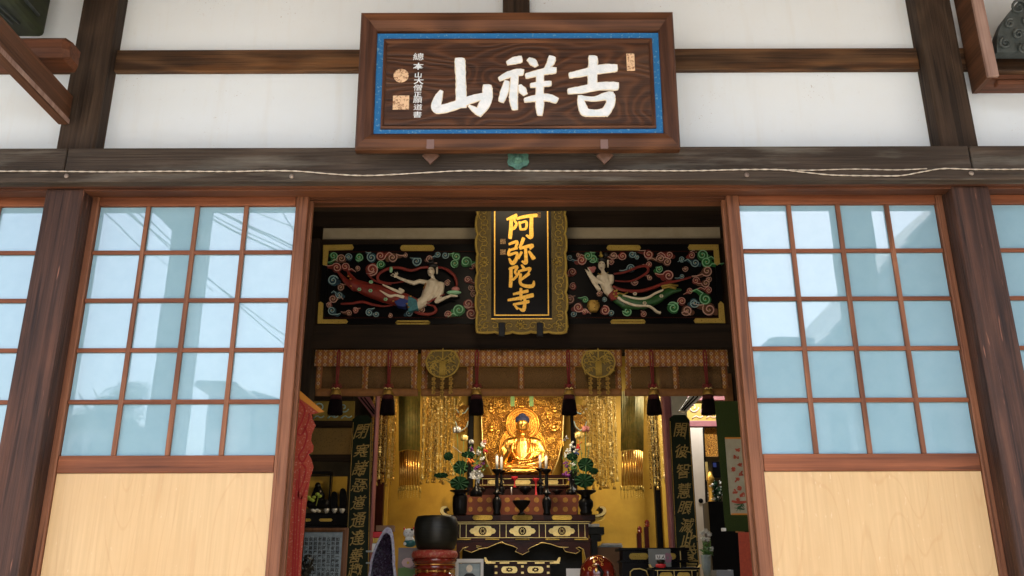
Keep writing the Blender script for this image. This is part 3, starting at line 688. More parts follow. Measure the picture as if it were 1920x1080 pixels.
# ================================================================== INSIDE: TRANSOM PANELS
def arc_spiral(fr, cx, cy, r, a0, d, turns=1.55, n=26, inner=.18):
    out = []
    for i in range(n):
        q = i/(n-1); a = a0+d*turns*2*pi*q; rr = r*(1-(1-inner)*q**.9); out.append((cx+rr*cos(a), cy-rr*sin(a)))
    return out
def cloud(fr, cx, cy, r, kind, par, seed):
    Q = random.Random(seed); d = Q.choice((-1, 1)); a0 = Q.uniform(0, 6.28); k = fr.k(cx, cy); mb = MB()
    tail = r > 4.5 and Q.random() < .75
    lobes = [(cx, cy, r*.9)]
    pts = arc_spiral(fr, cx, cy, r*1.05, a0, d)
    tl = []
    if tail:
        ta = Q.choice((0, pi))+Q.uniform(-.5, .5); L = r*Q.uniform(1.3, 2.3)
        sx, sy = pts[0]; tx, ty = sx+cos(ta)*L, sy-sin(ta)*L*.5
        tl = [(tx, ty, .6), ((sx+tx)/2, (sy+ty)/2+Q.choice((-1, 1))*r*.35, r*.28), (cx+(sx-cx)*.5, cy+(sy-cy)*.5, r*.55)]
        mb.brush(fr, tl, r*.3, .002, .010)
    def disc(x, y, rr, n1):
        o = []
        for i in range(16):
            a = i*pi/8; q = rr*(1+.07*sin(3*a+seed)); o.append(fr.uv(x+q*cos(a), y-q*sin(a)))
        mb.polyuv(fr, o, .002, n1)
    for x, y, rr in lobes: disc(x, y, rr*1.05, .013+.0001*seed % .002)
    if Q.random() < .35 and r > 6:
        disc(cx+d*r*.95, cy+r*.35, r*.5, .011)
    mb.mi = 1; q = [fr.pt(*fr.uv(*p), .016+.006*(i/26)) for i, p in enumerate(pts)]
    if tail:
        e = [fr.pt(*fr.uv(tl[0][0], tl[0][1]), .012), fr.pt(*fr.uv(tl[1][0], tl[1][1]-r*.22), .013)]; q = e+q
    mb.tube(q, [k*max(.55, .095*r)*(1.0 if i < len(q)-6 else .8) for i in range(len(q))], 6)
    mb.mi = 2; mb.ball(fr.pt(*fr.uv(cx, cy), .020), k*.95, 8, 5)
    part('scroll_cloud', mb, [W['c'+kind], {'R': W['oP'], 'P': W['oP'], 'B': W['oB'], 'G': W['oG']}[kind], W['goldpale']], par)
CL = {0: [(626,481,7,'G'),(641,486,7.5,'P'),(655,483,6,'B'),(674,483,7,'G'),(697,484,8,'B'),(714,481,8,'R'),(736,484,8,'P'),(632,503,8,'R'),(648,501,7,'R'),(671,504,4.5,'P'),(698,506,11,'R'),(715,497,7,'G'),(625,527,9,'B'),(639,540,6,'P'),(625,561,7,'P'),(637,554,6,'B'),(618,573,5,'R'),(623,583,7,'B'),(655,588,5,'P'),(667,583,5,'R'),(693,587,6,'B'),(706,590,5,'B'),(732,593,4,'P'),(781,491,8,'B'),(806,486,6,'P'),(821,478,5,'B'),(835,480,6,'B'),(856,482,7,'G'),(874,492,9,'G'),(853,495,7,'G'),(889,499,4,'R'),(877,525,6,'R'),(839,532,4.5,'P'),(884,541,5,'P'),(889,551,6,'P'),(878,570,8,'R'),(861,582,10,'G'),(884,589,9,'R'),(841,590,6,'R'),(767,588,6,'B'),(790,582,6,'P'),(760,480,4,'P')],
      1: [(1068,484,5,'B'),(1084,479,4,'P'),(1090,489,8,'R'),(1102,481,7,'G'),(1112,486,7,'G'),(1073,511,7,'R'),(1074,538,6,'R'),(1068,563,8,'P'),(1084,577,8,'R'),(1096,585,5,'R'),(1134,583,8,'R'),(1146,588,5,'B'),(1176,585,8,'G'),(1206,590,5,'R'),(1124,552,5,'P'),(1097,563,5,'G'),(1133,562,4,'B'),(1150,480,6,'P'),(1167,481,7,'R'),(1146,492,5,'R'),(1185,478,6,'B'),(1194,483,4,'B'),(1183,504,7,'B'),(1189,530,6,'P'),(1216,478,8,'R'),(1238,486,7,'P'),(1254,479,7,'R'),(1250,492,7,'P'),(1278,487,5,'B'),(1296,480,6,'R'),(1316,479,9,'G'),(1303,494,7,'B'),(1324,492,9,'G'),(1325,509,9,'P'),(1285,505,5,'P'),(1217,497,5,'R'),(1235,506,6,'G'),(1218,522,4.5,'P'),(1253,518,9,'R'),(1304,527,6,'R'),(1323,532,7,'P'),(1328,525,5,'P'),(1328,545,6,'R'),(1322,562,10,'G'),(1278,566,7,'R'),(1301,569,8,'B'),(1262,578,10,'G'),(1287,583,9,'P'),(1329,581,11,'P'),(1278,519,4,'B'),(1292,546,5,'R'),(1075,590,5,'B')]}
def fitting(fr, pts, par, n=.022):
    mb = MB(); mb.poly(fr, pts, .012, n); part('gold_fitting', mb, W['goldfit'], par)
def pill(x0, x1, y0, y1, c=5): return [(x0, y0+c), (x0+c*.4, y0+1.2), (x0+c, y0), (x1-c, y0), (x1-c*.4, y0+1.2), (x1, y0+c), (x1, y1-c), (x1-c*.4, y1-1.2), (x1-c, y1), (x0+c, y1), (x0+c*.4, y1-1.2), (x0, y1-c)]
TF = VF(Yi+.0)
def pan(i, x0, x1, label, L):
    t = thing('transom_panel', label, 'carved panel', P((x0+x1)/2, 608, Yi), 'carved transom panels')
    mb = MB(); mb.rect(TF, x0, 459, x1, 608, -.03, .0); part('back_board', mb, W['black'], t)
    mb = MB(); ty = (459, 472); by = (597, 608)
    mb.rect(TF, x0, ty[0], x1, ty[1], .001, .012, .002); mb.rect(TF, x0, by[0], x1, by[1], .001, .012, .002)
    if i == 0: mb.poly(TF, [(x0, 472), (x0+11, 472), (x0+4, 597), (x0-6, 597)], .001, .0115)
    else: mb.poly(TF, [(x1-10, 472), (x1, 472), (x1+6, 597), (x1-4, 597)], .001, .0115)
    part('frame', mb, W['black'], t)
    mb = MB(); mb.mi = 0; mb.rect(TF, x0+2, 472, x1-2, 473.6, .0125, .016); mb.rect(TF, x0-2, 595.5, x1+2, 597, .0125, .016); part('red_trim', mb, W['maroon'], t)
    for q, c in enumerate(CL[i]): cloud(TF, c[0], c[1], c[2]*1.13, c[3], t, q*3+i*200)
    return t
p0 = pan(0, 605, 975, 'left carved transom panel with white faced flying figure reclining in red robe over dark clouds', 0)
for pts in ([(607, 461), (661, 460), (664, 465), (661, 470), (617, 471), (614, 499), (606, 498)], pill(751, 815, 461, 472), pill(742, 807, 602, 610),
            [(598, 569), (602, 567), (607, 570), (606, 600), (650, 600), (653, 604), (650, 608), (596, 608)]): fitting(TF, pts, p0)
p1 = pan(1, 979, 1350, 'right carved transom panel with white faced flying figure holding hands together and trailing green robe', 0)
for pts in ([(1289, 465), (1292, 460), (1346, 460), (1349, 495), (1344, 499), (1339, 495), (1337, 470), (1292, 470)], pill(1137, 1201, 461, 471), pill(1144, 1210, 600, 609),
            [(1346, 571), (1350, 566), (1356, 571), (1359, 607), (1303, 607), (1300, 602), (1303, 598), (1347, 598)]): fitting(TF, pts, p1)
def T(x, y, n): return TF.pt(*TF.uv(x, y), n)
k = TF.k(800, 540)
def limb(pts, rr, n=.035): return ('l', [T(p[0], p[1], p[2] if len(p) > 2 else n) for p in pts], [r*k for r in rr])
def scarf(par, pts, r, m, n=.03):
    q = catmull([(p[0], p[1], p[2] if len(p) > 2 else n, r) for p in pts], 6); mb = MB()
    mb.tube([T(a, b, c) for a, b, c, _ in q], [k*r*(.55+.45*sin(pi*min(1, .12+i/len(q)))) for i in range(len(q))], 8); part('scarf', mb, m, par)
# left figure
body = blob([('b', T(809, 513, .055), (7*k, 7*k, 9.4*k)), limb([(812, 522), (814, 530)], [3.6, 4.2], .045),
    limb([(802, 535), (826, 536)], [5.5, 5.5], .04), limb([(812, 538), (806, 552), (797, 566), (785, 573)], [14, 14, 10.5, 10], .03), limb([(818, 540), (814, 556)], [10, 8], .04),
    limb([(800, 533, .045), (788, 531, .055), (777, 535, .06)], [5, 4.4, 4.2]), limb([(777, 535, .06), (763, 531, .065), (750, 526, .07)], [4.2, 3.2, 2.4]),
    limb([(829, 537, .045), (828, 552, .055), (820, 569, .06)], [5.6, 5, 4.6]), limb([(820, 569, .06), (836, 563, .07), (846, 559, .075)], [4.5, 3.2, 2.6]),
    limb([(750, 526, .07), (743, 522, .072)], [2.6, 2.2]), limb([(744, 522, .072), (739, 518, .073), (736, 520, .073)], [1.5, 1.1, .9]), limb([(746, 520, .075), (742, 515, .075)], [1.2, .9]), limb([(744, 524, .074), (738, 523, .075), (734, 521, .075)], [1.2, 1, .8]), limb([(747, 524, .072), (741, 526, .074)], [1.1, .8]), limb([(748, 519, .07), (746, 514, .072)], [1.1, .8]),
    limb([(846, 559, .075), (858, 560, .076)], [2.6, 1.9]), limb([(820, 505, .045), (820, 516, .045)], [2.2, 1.8]), limb([(807.5, 513, .084), (807, 516, .088)], [1.3, 1.7])], k*1.1, 3)
fg = part('flying_figure', body, W['skin'], p0)
mb = MB(); mb.ball(T(813, 502, .045), (9*k, 8*k, 5.2*k)); mb.ball(T(811, 494, .045), (4*k, 4*k, 5*k)); mb.lathe([(4.5*k, 0), (5*k, 2*k), (3*k, 3*k), (3.4*k, 7*k), (0, 8*k)], T(807, 498, .047), 10); part('hair', mb, W['hair'], fg)
mb = MB()
for x, y in ((805, 511.5), (811, 511.5)): mb.tube([T(x-1.8, y+.4, .0865), T(x, y-.5, .0885), T(x+1.8, y+.4, .0865)], k*.45, 5)
mb.tube([T(806, 518.8, .083), T(809.5, 519.2, .084)], k*.55, 5); part('eye_and_mouth_line', mb, W['cR'], fg)
mb = MB(); mb.tube([T(803, 530, .05), T(808, 533, .062), T(815, 534, .062), T(822, 530, .05)], k*.9, 6)
for a in (800, 808, 815): mb.tube([T(a+2, 533, .064), T(a-2, 539, .07), T(a-5, 545, .066)], k*.6, 5); 
mb.tube([T(772, 531, .064), T(774, 538, .065)], k*1.2, 6); part('necklace', mb, W['goldfit'], fg)
mb = MB(); mb.ball(T(735, 511, .075), (3.6*k, 3*k, 6*k)); part('lotus_bud', mb, W['oG'], fg)
mb = MB(); mb.ball(T(852, 553, .07), (14*k, 6*k, 4*k)); part('lotus_leaf', mb, W['oG'], fg); mb = MB(); mb.ball(T(855, 547, .072), (8*k, 5*k, 5*k)); part('lotus_flower', mb, W['pink'], fg)
sk_ = blob([limb([(780, 572, .03), (760, 566, .035), (720, 554, .035), (690, 545, .03), (665, 534, .025)], [11, 14, 16, 13.5, 10]), limb([(665, 540, .02), (648, 527, .015), (632, 508, .01)], [8, 5, 2]), limb([(668, 530, .02), (655, 515, .012), (650, 503, .01)], [5, 3.5, 1.5])], k*1.3, 3)
part('robe', sk_, W['red'], fg)
mb = MB(); fr = TF
mb.brush(fr, [(721, 541, .8), (738, 549, 2), (755, 556, 2.6)], 2, .095, .112); mb.brush(fr, [(716, 552, .8), (733, 562, 2.4), (745, 561, 2), (758, 564, 3)], 2, .100, .115); mb.brush(fr, [(752, 549, 2), (758, 553, 3)], 2, .095, .113); part('white_fold', mb, W['skin'], fg)
mb = MB(); mb.poly(fr, [(768, 560), (783, 568), (786, 585), (768, 590), (766, 575)], .035, .094); part('teal_apron', mb, W['teal'], fg)
mb = MB(); mb.poly(fr, [(742, 572), (756, 565), (768, 570), (762, 582), (748, 580)], .03, .104); part('blue_sash', mb, W['blue'], fg)
mb = MB()
for x, y in ((677, 549), (698, 552), (726, 568), (699, 536)):
    for a in range(6): mb.ball(T(x+2.6*cos(a*1.047), y+2*sin(a*1.047), .035+k*(15 if x > 690 else 13)), k*1.5, 6, 4)
part('robe_flower', mb, W['oG'], fg)
mb = MB()
for x, y in ((659, 527), (664, 532), (655, 522), (660, 540), (765, 576), (768, 582), (740, 571), (772, 562)): mb.ball(T(x, y, .058 if x < 700 else .10), (2.4*k, 2*k, 1.5*k), 7, 4)
part('gold_trim', mb, W['gold'], fg)
S = W['red']
scarf(fg, [(804, 503, .03), (790, 505, .04), (772, 510, .04), (748, 505, .045), (728, 507, .04), (711, 517, .035), (712, 529, .035), (735, 533, .03), (765, 528, .03)], 3.0, S)
scarf(fg, [(822, 503, .03), (838, 508, .04), (852, 520, .045), (857, 535, .05), (855, 546, .06)], 3.0, S)
scarf(fg, [(772, 583, .04), (786, 590, .045), (806, 592, .045), (818, 586, .045), (814, 577, .045), (800, 574, .05)], 3.0, S)
scarf(fg, [(800, 533, .06), (797, 548, .064), (797, 560, .066), (803, 570, .06), (818, 564, .07), (835, 556, .075)], 2.0, S)
scarf(fg, [(640, 571, .02), (660, 571, .03), (680, 568, .03), (700, 573, .03), (722, 576, .03), (745, 572, .03)], 2.6, S)
scarf(fg, [(690, 515, .02), (700, 526, .03), (715, 533, .03), (735, 536, .03)], 1.8, S)
# right figure
body = blob([('b', T(1127, 502, .055), (7*k, 7*k, 9.2*k)), limb([(1129, 510), (1131, 516)], [3.6, 4], .045), limb([(1122, 522), (1143, 522)], [4.5, 5], .04),
    limb([(1132, 523), (1135, 535), (1140, 547), (1148, 555)], [11, 10.5, 9.5, 9], .03), limb([(1146, 522, .045), (1146, 532, .055), (1136, 541, .06)], [4.6, 4.2, 4]), limb([(1136, 541, .06), (1122, 533, .07), (1108, 522, .075)], [4, 3.4, 2.6]),
    limb([(1122, 545, .04), (1113, 534, .055), (1105, 522, .065)], [4.4, 4, 3]), limb([(1106, 523, .072), (1100, 515, .075), (1096, 510, .075)], [2.8, 2.3, 1.0]), limb([(1109, 521, .078), (1104, 512, .08), (1100, 507, .08)], [1.8, 1.5, .9]), limb([(1105, 526, .075), (1100, 519, .08)], [1.3, 1]),
    limb([(1139, 492, .045), (1139, 504, .045)], [2.2, 1.6]), limb([(1125.5, 502, .084), (1125, 505, .088)], [1.3, 1.7])], k*1.1, 3)
fg = part('flying_figure', body, W['skin'], p1)
mb = MB(); mb.ball(T(1129, 491, .045), (9*k, 8*k, 4.6*k)); mb.ball(T(1135, 481, .045), (4.5*k, 4*k, 5*k)); part('hair', mb, W['hair'], fg)
mb = MB(); mb.lathe([(3*k, 0), (4.6*k, 3*k), (2*k, 6*k), (2.6*k, 9*k), (0, 13*k)], T(1126, 486, .05), 10); mb.tube([T(1120, 516, .05), T(1126, 519, .062), T(1134, 519, .062), T(1139, 514, .05)], k*1.0, 6)
for a in (0, 1, 2, 3, 4, 5): mb.ball(T(1153+4*cos(a), 556+6*sin(a), .088), k*2.2, 7, 4)
mb.tube([T(1158, 553, .055), T(1168, 556, .06), T(1176, 552, .06)], k*1.6, 6); mb.tube([T(1240, 544, .05), T(1252, 541, .055), T(1266, 544, .05)], k*2.6, 6); mb.tube([T(1238, 540, .05), T(1255, 537, .05), T(1270, 538, .04)], k*1.8, 6)
part('gold_ornament', mb, W['goldfit'], fg)
mb = MB()
for x, y in ((1123, 500.5), (1129, 500.5)): mb.tube([T(x-1.8, y+.4, .0865), T(x, y-.5, .0885), T(x+1.8, y+.4, .0865)], k*.45, 5)
mb.tube([T(1124, 508, .083), T(1127.5, 508.4, .084)], k*.55, 5); part('eye_and_mouth_line', mb, W['cR'], fg)
mb = MB()
for a in ((1105, 508), (1110, 512), (1112, 507)): mb.ball(T(a[0], a[1], .06), (5*k, 3*k, 4*k), 8, 5)
part('lotus_flower', mb, W['pink'], fg)
sk_ = blob([limb([(1152, 558, .03), (1175, 567, .035), (1205, 571, .035), (1230, 563, .03), (1255, 548, .025), (1275, 545, .02)], [8, 11, 12, 10, 7, 3]), limb([(1152, 563, .03), (1168, 574, .03), (1195, 578, .03)], [6, 7, 5])], k*1.3, 3)
part('robe', sk_, W['green'], fg)
mb = MB(); mb.poly(fr, [(1139, 558), (1150, 547), (1156, 553), (1154, 566), (1145, 567)], .03, .085); part('red_waistband', mb, W['red'], fg)
mb = MB(); mb.brush(fr, [(1166, 560, 1.2), (1190, 566, 1.8), (1210, 565, 2), (1226, 556, 1.8), (1240, 550, 1.2)], 2, .080, .102)
mb.brush(fr, [(1158, 564, 2.6), (1168, 571, 2), (1190, 578, 1.8), (1212, 579, 1.6), (1221, 583, 1.8), (1228, 589, 2.2), (1235, 592, 1.6)], 2, .070, .092); mb.brush(fr, [(1230, 589, 1.6), (1236, 589, 1.2)], 1, .057, .069); part('white_fold', mb, W['skin'], fg)
mb = MB()
for x, y in ((1188, 557), (1206, 574), (1237, 561)):
    for a in range(6): mb.ball(T(x+2.6*cos(a*1.047), y+2*sin(a*1.047), .094), k*1.4, 6, 4)
part('robe_flower', mb, W['skin'], fg)
scarf(fg, [(1150, 517, .05), (1172, 513, .045), (1195, 504, .045), (1210, 502, .04), (1214, 511, .04), (1200, 522, .04), (1180, 530, .04), (1152, 530, .05)], 2.6, W['cR'] if False else S)
scarf(fg, [(1148, 540, .05), (1165, 547, .05), (1195, 549, .045), (1222, 543, .045), (1245, 534, .045), (1270, 529, .04), (1294, 522, .035)], 3.4, S)
mb = MB(); mb.lathe([(6*k, -13*k), (9*k, -9*k), (12*k, -2*k), (11*k, 5*k), (8*k, 8*k), (9*k, 9*k)], T(1112, 575, .04), 16, sq=(1, .5)); part('urn', mb, W['carveframe'], fg)

# ================================================================== VERTICAL NAME BOARD HANGING INSIDE
bt, bb = P(976, 375, 2.98), P(976, 625, 3.18); V = bt-bb; V.x = 0
SF = Fr((0, bb.y, bb.z), (1, 0, 0), V)
t = thing('vertical_name_board', 'black vertical board with gold characters in a scalloped carved gold frame hanging inside the hall', 'sign', (0, 3.18, bb.z))
mb = MB(); mb.rect(SF, 921, 370, 1034, 599, -.02, .0); part('black_board', mb, W['black'], t)
def rib(x0, x1, x2, x3, yb, side):
    pass
uL, uR = SF.uv(921, 500)[0], SF.uv(1034, 500)[0]; oL, oR = SF.uv(894, 500)[0], SF.uv(1061, 500)[0]
vB = SF.uv(976, 599)[1]; vO = SF.uv(976, 624)[1]; vT = SF.uv(976, 368)[1]; ks = SF.k(976, 500)
def scal(L, n, amp):       # scalloped edge offsets along a side
    out = []
    for i in range(n*7+1):
        q = i/7 % 1; out.append((i/(n*7)*L, amp*abs(sin(pi*q))**.5*(1 if int(i/7) % 3 else .55)))
    return out
for side in (-1, 1):
    inner, outer = (uL, oL) if side < 0 else (uR, oR)
    edge = [(outer+side*a-side*.005, vO+b) for b, a in scal(vT-vO, 7, .016)]
    mb = MB(); mb.polyuv(SF, [(inner, vB), (outer, vO)]+edge[1:]+[(inner, vT)], -.02, .022)
    part('frame_side', mb, W['frameground'], t)
    mb = MB()
    for q in range(26):
        v = vO+.03+(vT-vO-.04)*q/25; u = (inner+outer)/2+side*.004
        pts = []
        for i in range(12):
            a = i*.55*(1 if q % 2 else -1)+q*1.3; r = (10-.75*i)*ks; pts.append(SF.pt(u+r*cos(a)*.9, v+r*sin(a)*.8, .026))
        mb.tube(pts, .8*ks, 5)
    lip = [SF.pt(e[0]-side*.004, e[1], .024) for e in edge]; mb.tube(lip, .012, 6)
    part('carved_scroll', mb, W['goldfit'], t)
ed = [(oL+b, vO-a+.004) for b, a in scal(oR-oL, 5, .014)]
mb = MB(); mb.polyuv(SF, ed+[(uR+.001, vB-.001), (uL-.001, vB-.001)], -.021, .0215); part('frame_foot', mb, W['frameground'], t)
mb = MB(); mb.tube([SF.pt(e[0], e[1]+.003, .023) for e in ed], .012, 6)
for q in range(12):
    u = oL+.02+(oR-oL-.04)*q/11; pts = []
    for i in range(12): a = i*.55*(1 if q % 2 else -1)+q; r = (9-.7*i)*ks; pts.append(SF.pt(u+r*cos(a), (vO+vB)/2+r*sin(a)*.8, .026))
    mb.tube(pts, .8*ks, 5)
part('carved_scroll', mb, W['goldfit'], t)
mb = MB()
for cx, cy in ((976, 609), (908, 493), (1044, 493)):
    for a in range(10): mb.ball(SF.pt(*SF.uv(cx+7*cos(a*.628), cy+7*sin(a*.628)), .028), 1.5*ks, 7, 4)
    mb.ball(SF.pt(*SF.uv(cx, cy), .026), 3.5*ks, 8, 5)
part('chrysanthemum_boss', mb, W['goldfit'], t)
for a, b, c in ((919.5, 1035.5, 598), (927.5, 1027.5, 591)):
    mb = MB(); A = SF.uv(a, 500)[0]; Bu = SF.uv(b, 500)[0]; Cv = SF.uv(976, c)[1]; w_ = 1.1*ks
    mb.obox(SF, A-w_, A+w_, Cv-w_, vT, .001, .008); mb.obox(SF, Bu-w_, Bu+w_, Cv-w_, vT, .001, .008); mb.obox(SF, A+w_+.0002, Bu-w_-.0002, Cv-w_, Cv+w_, .001, .0078); part('gold_border_line', mb, W['goldpaint'], t)
def zsg(pts): return [(885+p[0]/4.41, 390+p[1]/4.41)+((p[2]/4.41,) if len(p) > 2 else ()) for p in pts]
GC = [[[(325, 90, 12), (322, 170, 14), (315, 245, 15)], [(292, 95, 8), (330, 78, 12), (365, 62, 12)], [(362, 62, 12), (350, 100, 8), (368, 130, 9), (352, 165, 11), (335, 175, 7)], [(375, 88, 10), (440, 72, 12), (530, 62, 14)], [(492, 75, 13), (490, 160, 14), (488, 240, 16), (452, 228, 7)], [(392, 118, 8), (402, 178, 8)], [(400, 125, 7), (448, 115, 9), (445, 170, 9), (405, 178, 7)]],
      [[(310, 298, 9), (372, 280, 11), (362, 325, 9)], [(310, 350, 8), (370, 332, 10)], [(312, 345, 10), (304, 388, 10), (372, 372, 9), (362, 430, 14), (332, 458, 15), (308, 420, 6)], [(425, 255, 13), (412, 290, 12), (395, 325, 8)], [(400, 335, 9), (450, 320, 12), (498, 312, 14), (482, 338, 7)], [(442, 330, 11), (446, 400, 13), (444, 455, 14), (416, 442, 7)], [(408, 368, 10), (386, 418, 6)], [(472, 362, 9), (508, 415, 16)]],
      [[(322, 500, 12), (322, 580, 13), (318, 648, 13)], [(310, 505, 8), (372, 486, 11), (356, 530, 8), (372, 558, 9), (342, 592, 8)], [(412, 474, 7), (428, 498, 11)], [(388, 525, 8), (384, 550, 8)], [(388, 525, 8), (440, 510, 10), (480, 502, 11), (468, 532, 6)], [(468, 545, 12), (430, 575, 10), (398, 600, 6)], [(402, 550, 10), (400, 620, 11), (440, 645, 12), (500, 645, 14), (512, 608, 6)]],
      [[(345, 712, 8), (400, 700, 11), (458, 688, 12)], [(405, 670, 10), (405, 720, 11), (403, 755, 10)], [(302, 762, 9), (400, 745, 12), (498, 722, 16)], [(345, 798, 8), (400, 788, 10), (465, 775, 12)], [(436, 740, 10), (436, 800, 12), (424, 845, 14), (392, 832, 5)], [(358, 812, 7), (376, 832, 10)]]]
for grp in GC:
    mb = MB(); n = .006
    for s_ in grp: mb.brush(SF, zsg([(q_[0], q_[1], q_[2]+1.6) for q_ in s_]), 2, .0, n, rough=.05); n += .0002
    part('gold_character', mb, W['goldpaint'], t)
mb = MB()
for x0, y0, x1, y1 in ((938, 448, 948, 457.5), (938, 468, 948, 477.5), (1008, 398, 1014, 408)): mb.rect(SF, x0, y0, x1, y1, .0005, .003)
part('small_seal', mb, mat('pale_gold_seal', (.65, .42, .15), (.2, .07, .02), .5, ns=140, lo=.45, hi=.55), t)
for x in (941, 1012):
    mb = MB(); mb.rect(SF, x-6, 606, x+6, 632, .024, .05, .004); part('support_block', mb, W['black'], t)

# ================================================================== BROCADE VALANCES, TASSELS, ROUND GOLD ORNAMENTS
Yc = 3.34; CF = VF(Yc)
for x0, x1, vb, lab in ((592, 784, (600, 686, 777), 'left orange brocade valance with sheer brown net'), (790, 1165, (797, 881, 977, 1073, 1158), 'wide middle orange brocade valance with sheer brown net'), (1171, 1363, (1177, 1266, 1357), 'right orange brocade valance with sheer brown net')):
    t = thing('brocade_valance', lab, 'curtain', P((x0+x1)/2, 740, Yc), 'brocade valances')
    def wavy(mb, xa, xb, ya, yb, n, th=.004, amp=.003):
        N = max(2, int((xb-xa)/5)); cols = []
        for i in range(N+1):
            x = xa+(xb-xa)*i/N; u0_, v0_ = CF.uv(x, ya); v1_ = CF.uv(x, yb)[1]; w_ = amp*sin(x*.13)+amp*.5*sin(x*.31+1)
            cols.append([mb.b.verts.new(CF.pt(u0_, v0_, n+w_*.3)), mb.b.verts.new(CF.pt(u0_, v1_, n+w_)), mb.b.verts.new(CF.pt(u0_, v1_, n+w_-th)), mb.b.verts.new(CF.pt(u0_, v0_, n+w_*.3-th))])
        for a, b in zip(cols, cols[1:]):
            for q in range(4): mb.f([a[q], b[q], b[(q+1) % 4], a[(q+1) % 4]], q in (0, 2))
        mb.f(cols[0]); mb.f(cols[-1][::-1])
    mb = MB(); wavy(mb, x0, x1, 656.5, 687.5, .012); part('top_band', mb, W['brocade'], t)
    mb = MB(); wavy(mb, x0+1, x1-1, 688, 729.5, .0, .0015); part('net', mb, W['sheer'], t)
    mb = MB(); wavy(mb, x0, x1, 729, 743, .007); part('bottom_band', mb, W['band'], t)
    for v in vb:
        mb = MB(); wavy(mb, v-5.5, v+5.5, 687.6, 730, .009); part('upright_band', mb, W['brocade'], t)
for q, x in enumerate((633, 729.5, 894, 1066, 1223, 1324)):
    lab = ['far left', 'second from left', 'third from left', 'third from right', 'second from right', 'far right'][q]
    t = thing('hanging_tassel', 'black thread tassel on red cord, %s of the six' % lab, 'tassel', P(x, 660, Yc-.06), 'tassels in front of the valances')
    f2 = VF(Yc-.07); kk = f2.k(x, 700); c_ = lambda y: f2.pt(*f2.uv(x+(y-700)*(957-x)/5000*-1, y), 0)
    mb = MB()
    for s in (-1, 1): mb.tube([c_(656)+Vector((s*.6*kk, 0, 0)), c_(662)+Vector((s*2.6*kk, 0, 0)), c_(690)+Vector((s*2.0*kk, 0, 0)), c_(722)+Vector((s*1.2*kk, 0, 0))], 1.4*kk, 6)
    mb.ball(c_(724), (5*kk, 4*kk, 4*kk)); 
    for s in (-1, 1): mb.tube([c_(723), c_(720)+Vector((s*7*kk, 0, 0)), c_(725)+Vector((s*9*kk, 0, 0)), c_(727)], 1.2*kk, 5)
    part('cord', mb, W['cord'], t)
    b = c_(741); mb = MB(); mb.lathe([(3*kk, 11*kk), (8*kk, 9*kk), (10*kk, 2*kk), (10.5*kk, 0)], b, 16)
    part('collar', mb, W['carveframe'], t)
    mb = MB(); mb.tube([b+Vector((-7*kk, -9*kk, 10*kk)), b+Vector((-3.5*kk, -10*kk, 12*kk)), b+Vector((-.5*kk, -10*kk, 10*kk))], 1.1*kk, 5); mb.tube([b+Vector((.8*kk, -10*kk, 10*kk)), b+Vector((4*kk, -10*kk, 12*kk)), b+Vector((7*kk, -9*kk, 10*kk))], 1.1*kk, 5); part('knot', mb, W['goldpale'], t)
    mb = MB(); mb.lathe([(9.6*kk, 0), (10.6*kk, -6*kk), (11.5*kk, -9*kk)], b, 24); part('red_thread', mb, W['tasselred'], t)
    mb = MB(); mb.lathe([(11*kk, -7*kk), (12.6*kk, -16*kk), (14.3*kk, -34*kk), (13*kk, -36*kk), (8*kk, -35*kk)], b, 26)
    for a in range(40):
        an = a*.157; r = 13.6*kk*R.uniform(.93, 1.02); mb.tube([b+Vector((r*cos(an)*.85, r*sin(an)*.85, -14*kk)), b+Vector((r*cos(an), r*sin(an), -R.uniform(34, 38)*kk))], .7*kk, 4)
    part('threads', mb, W['tassel'], t)
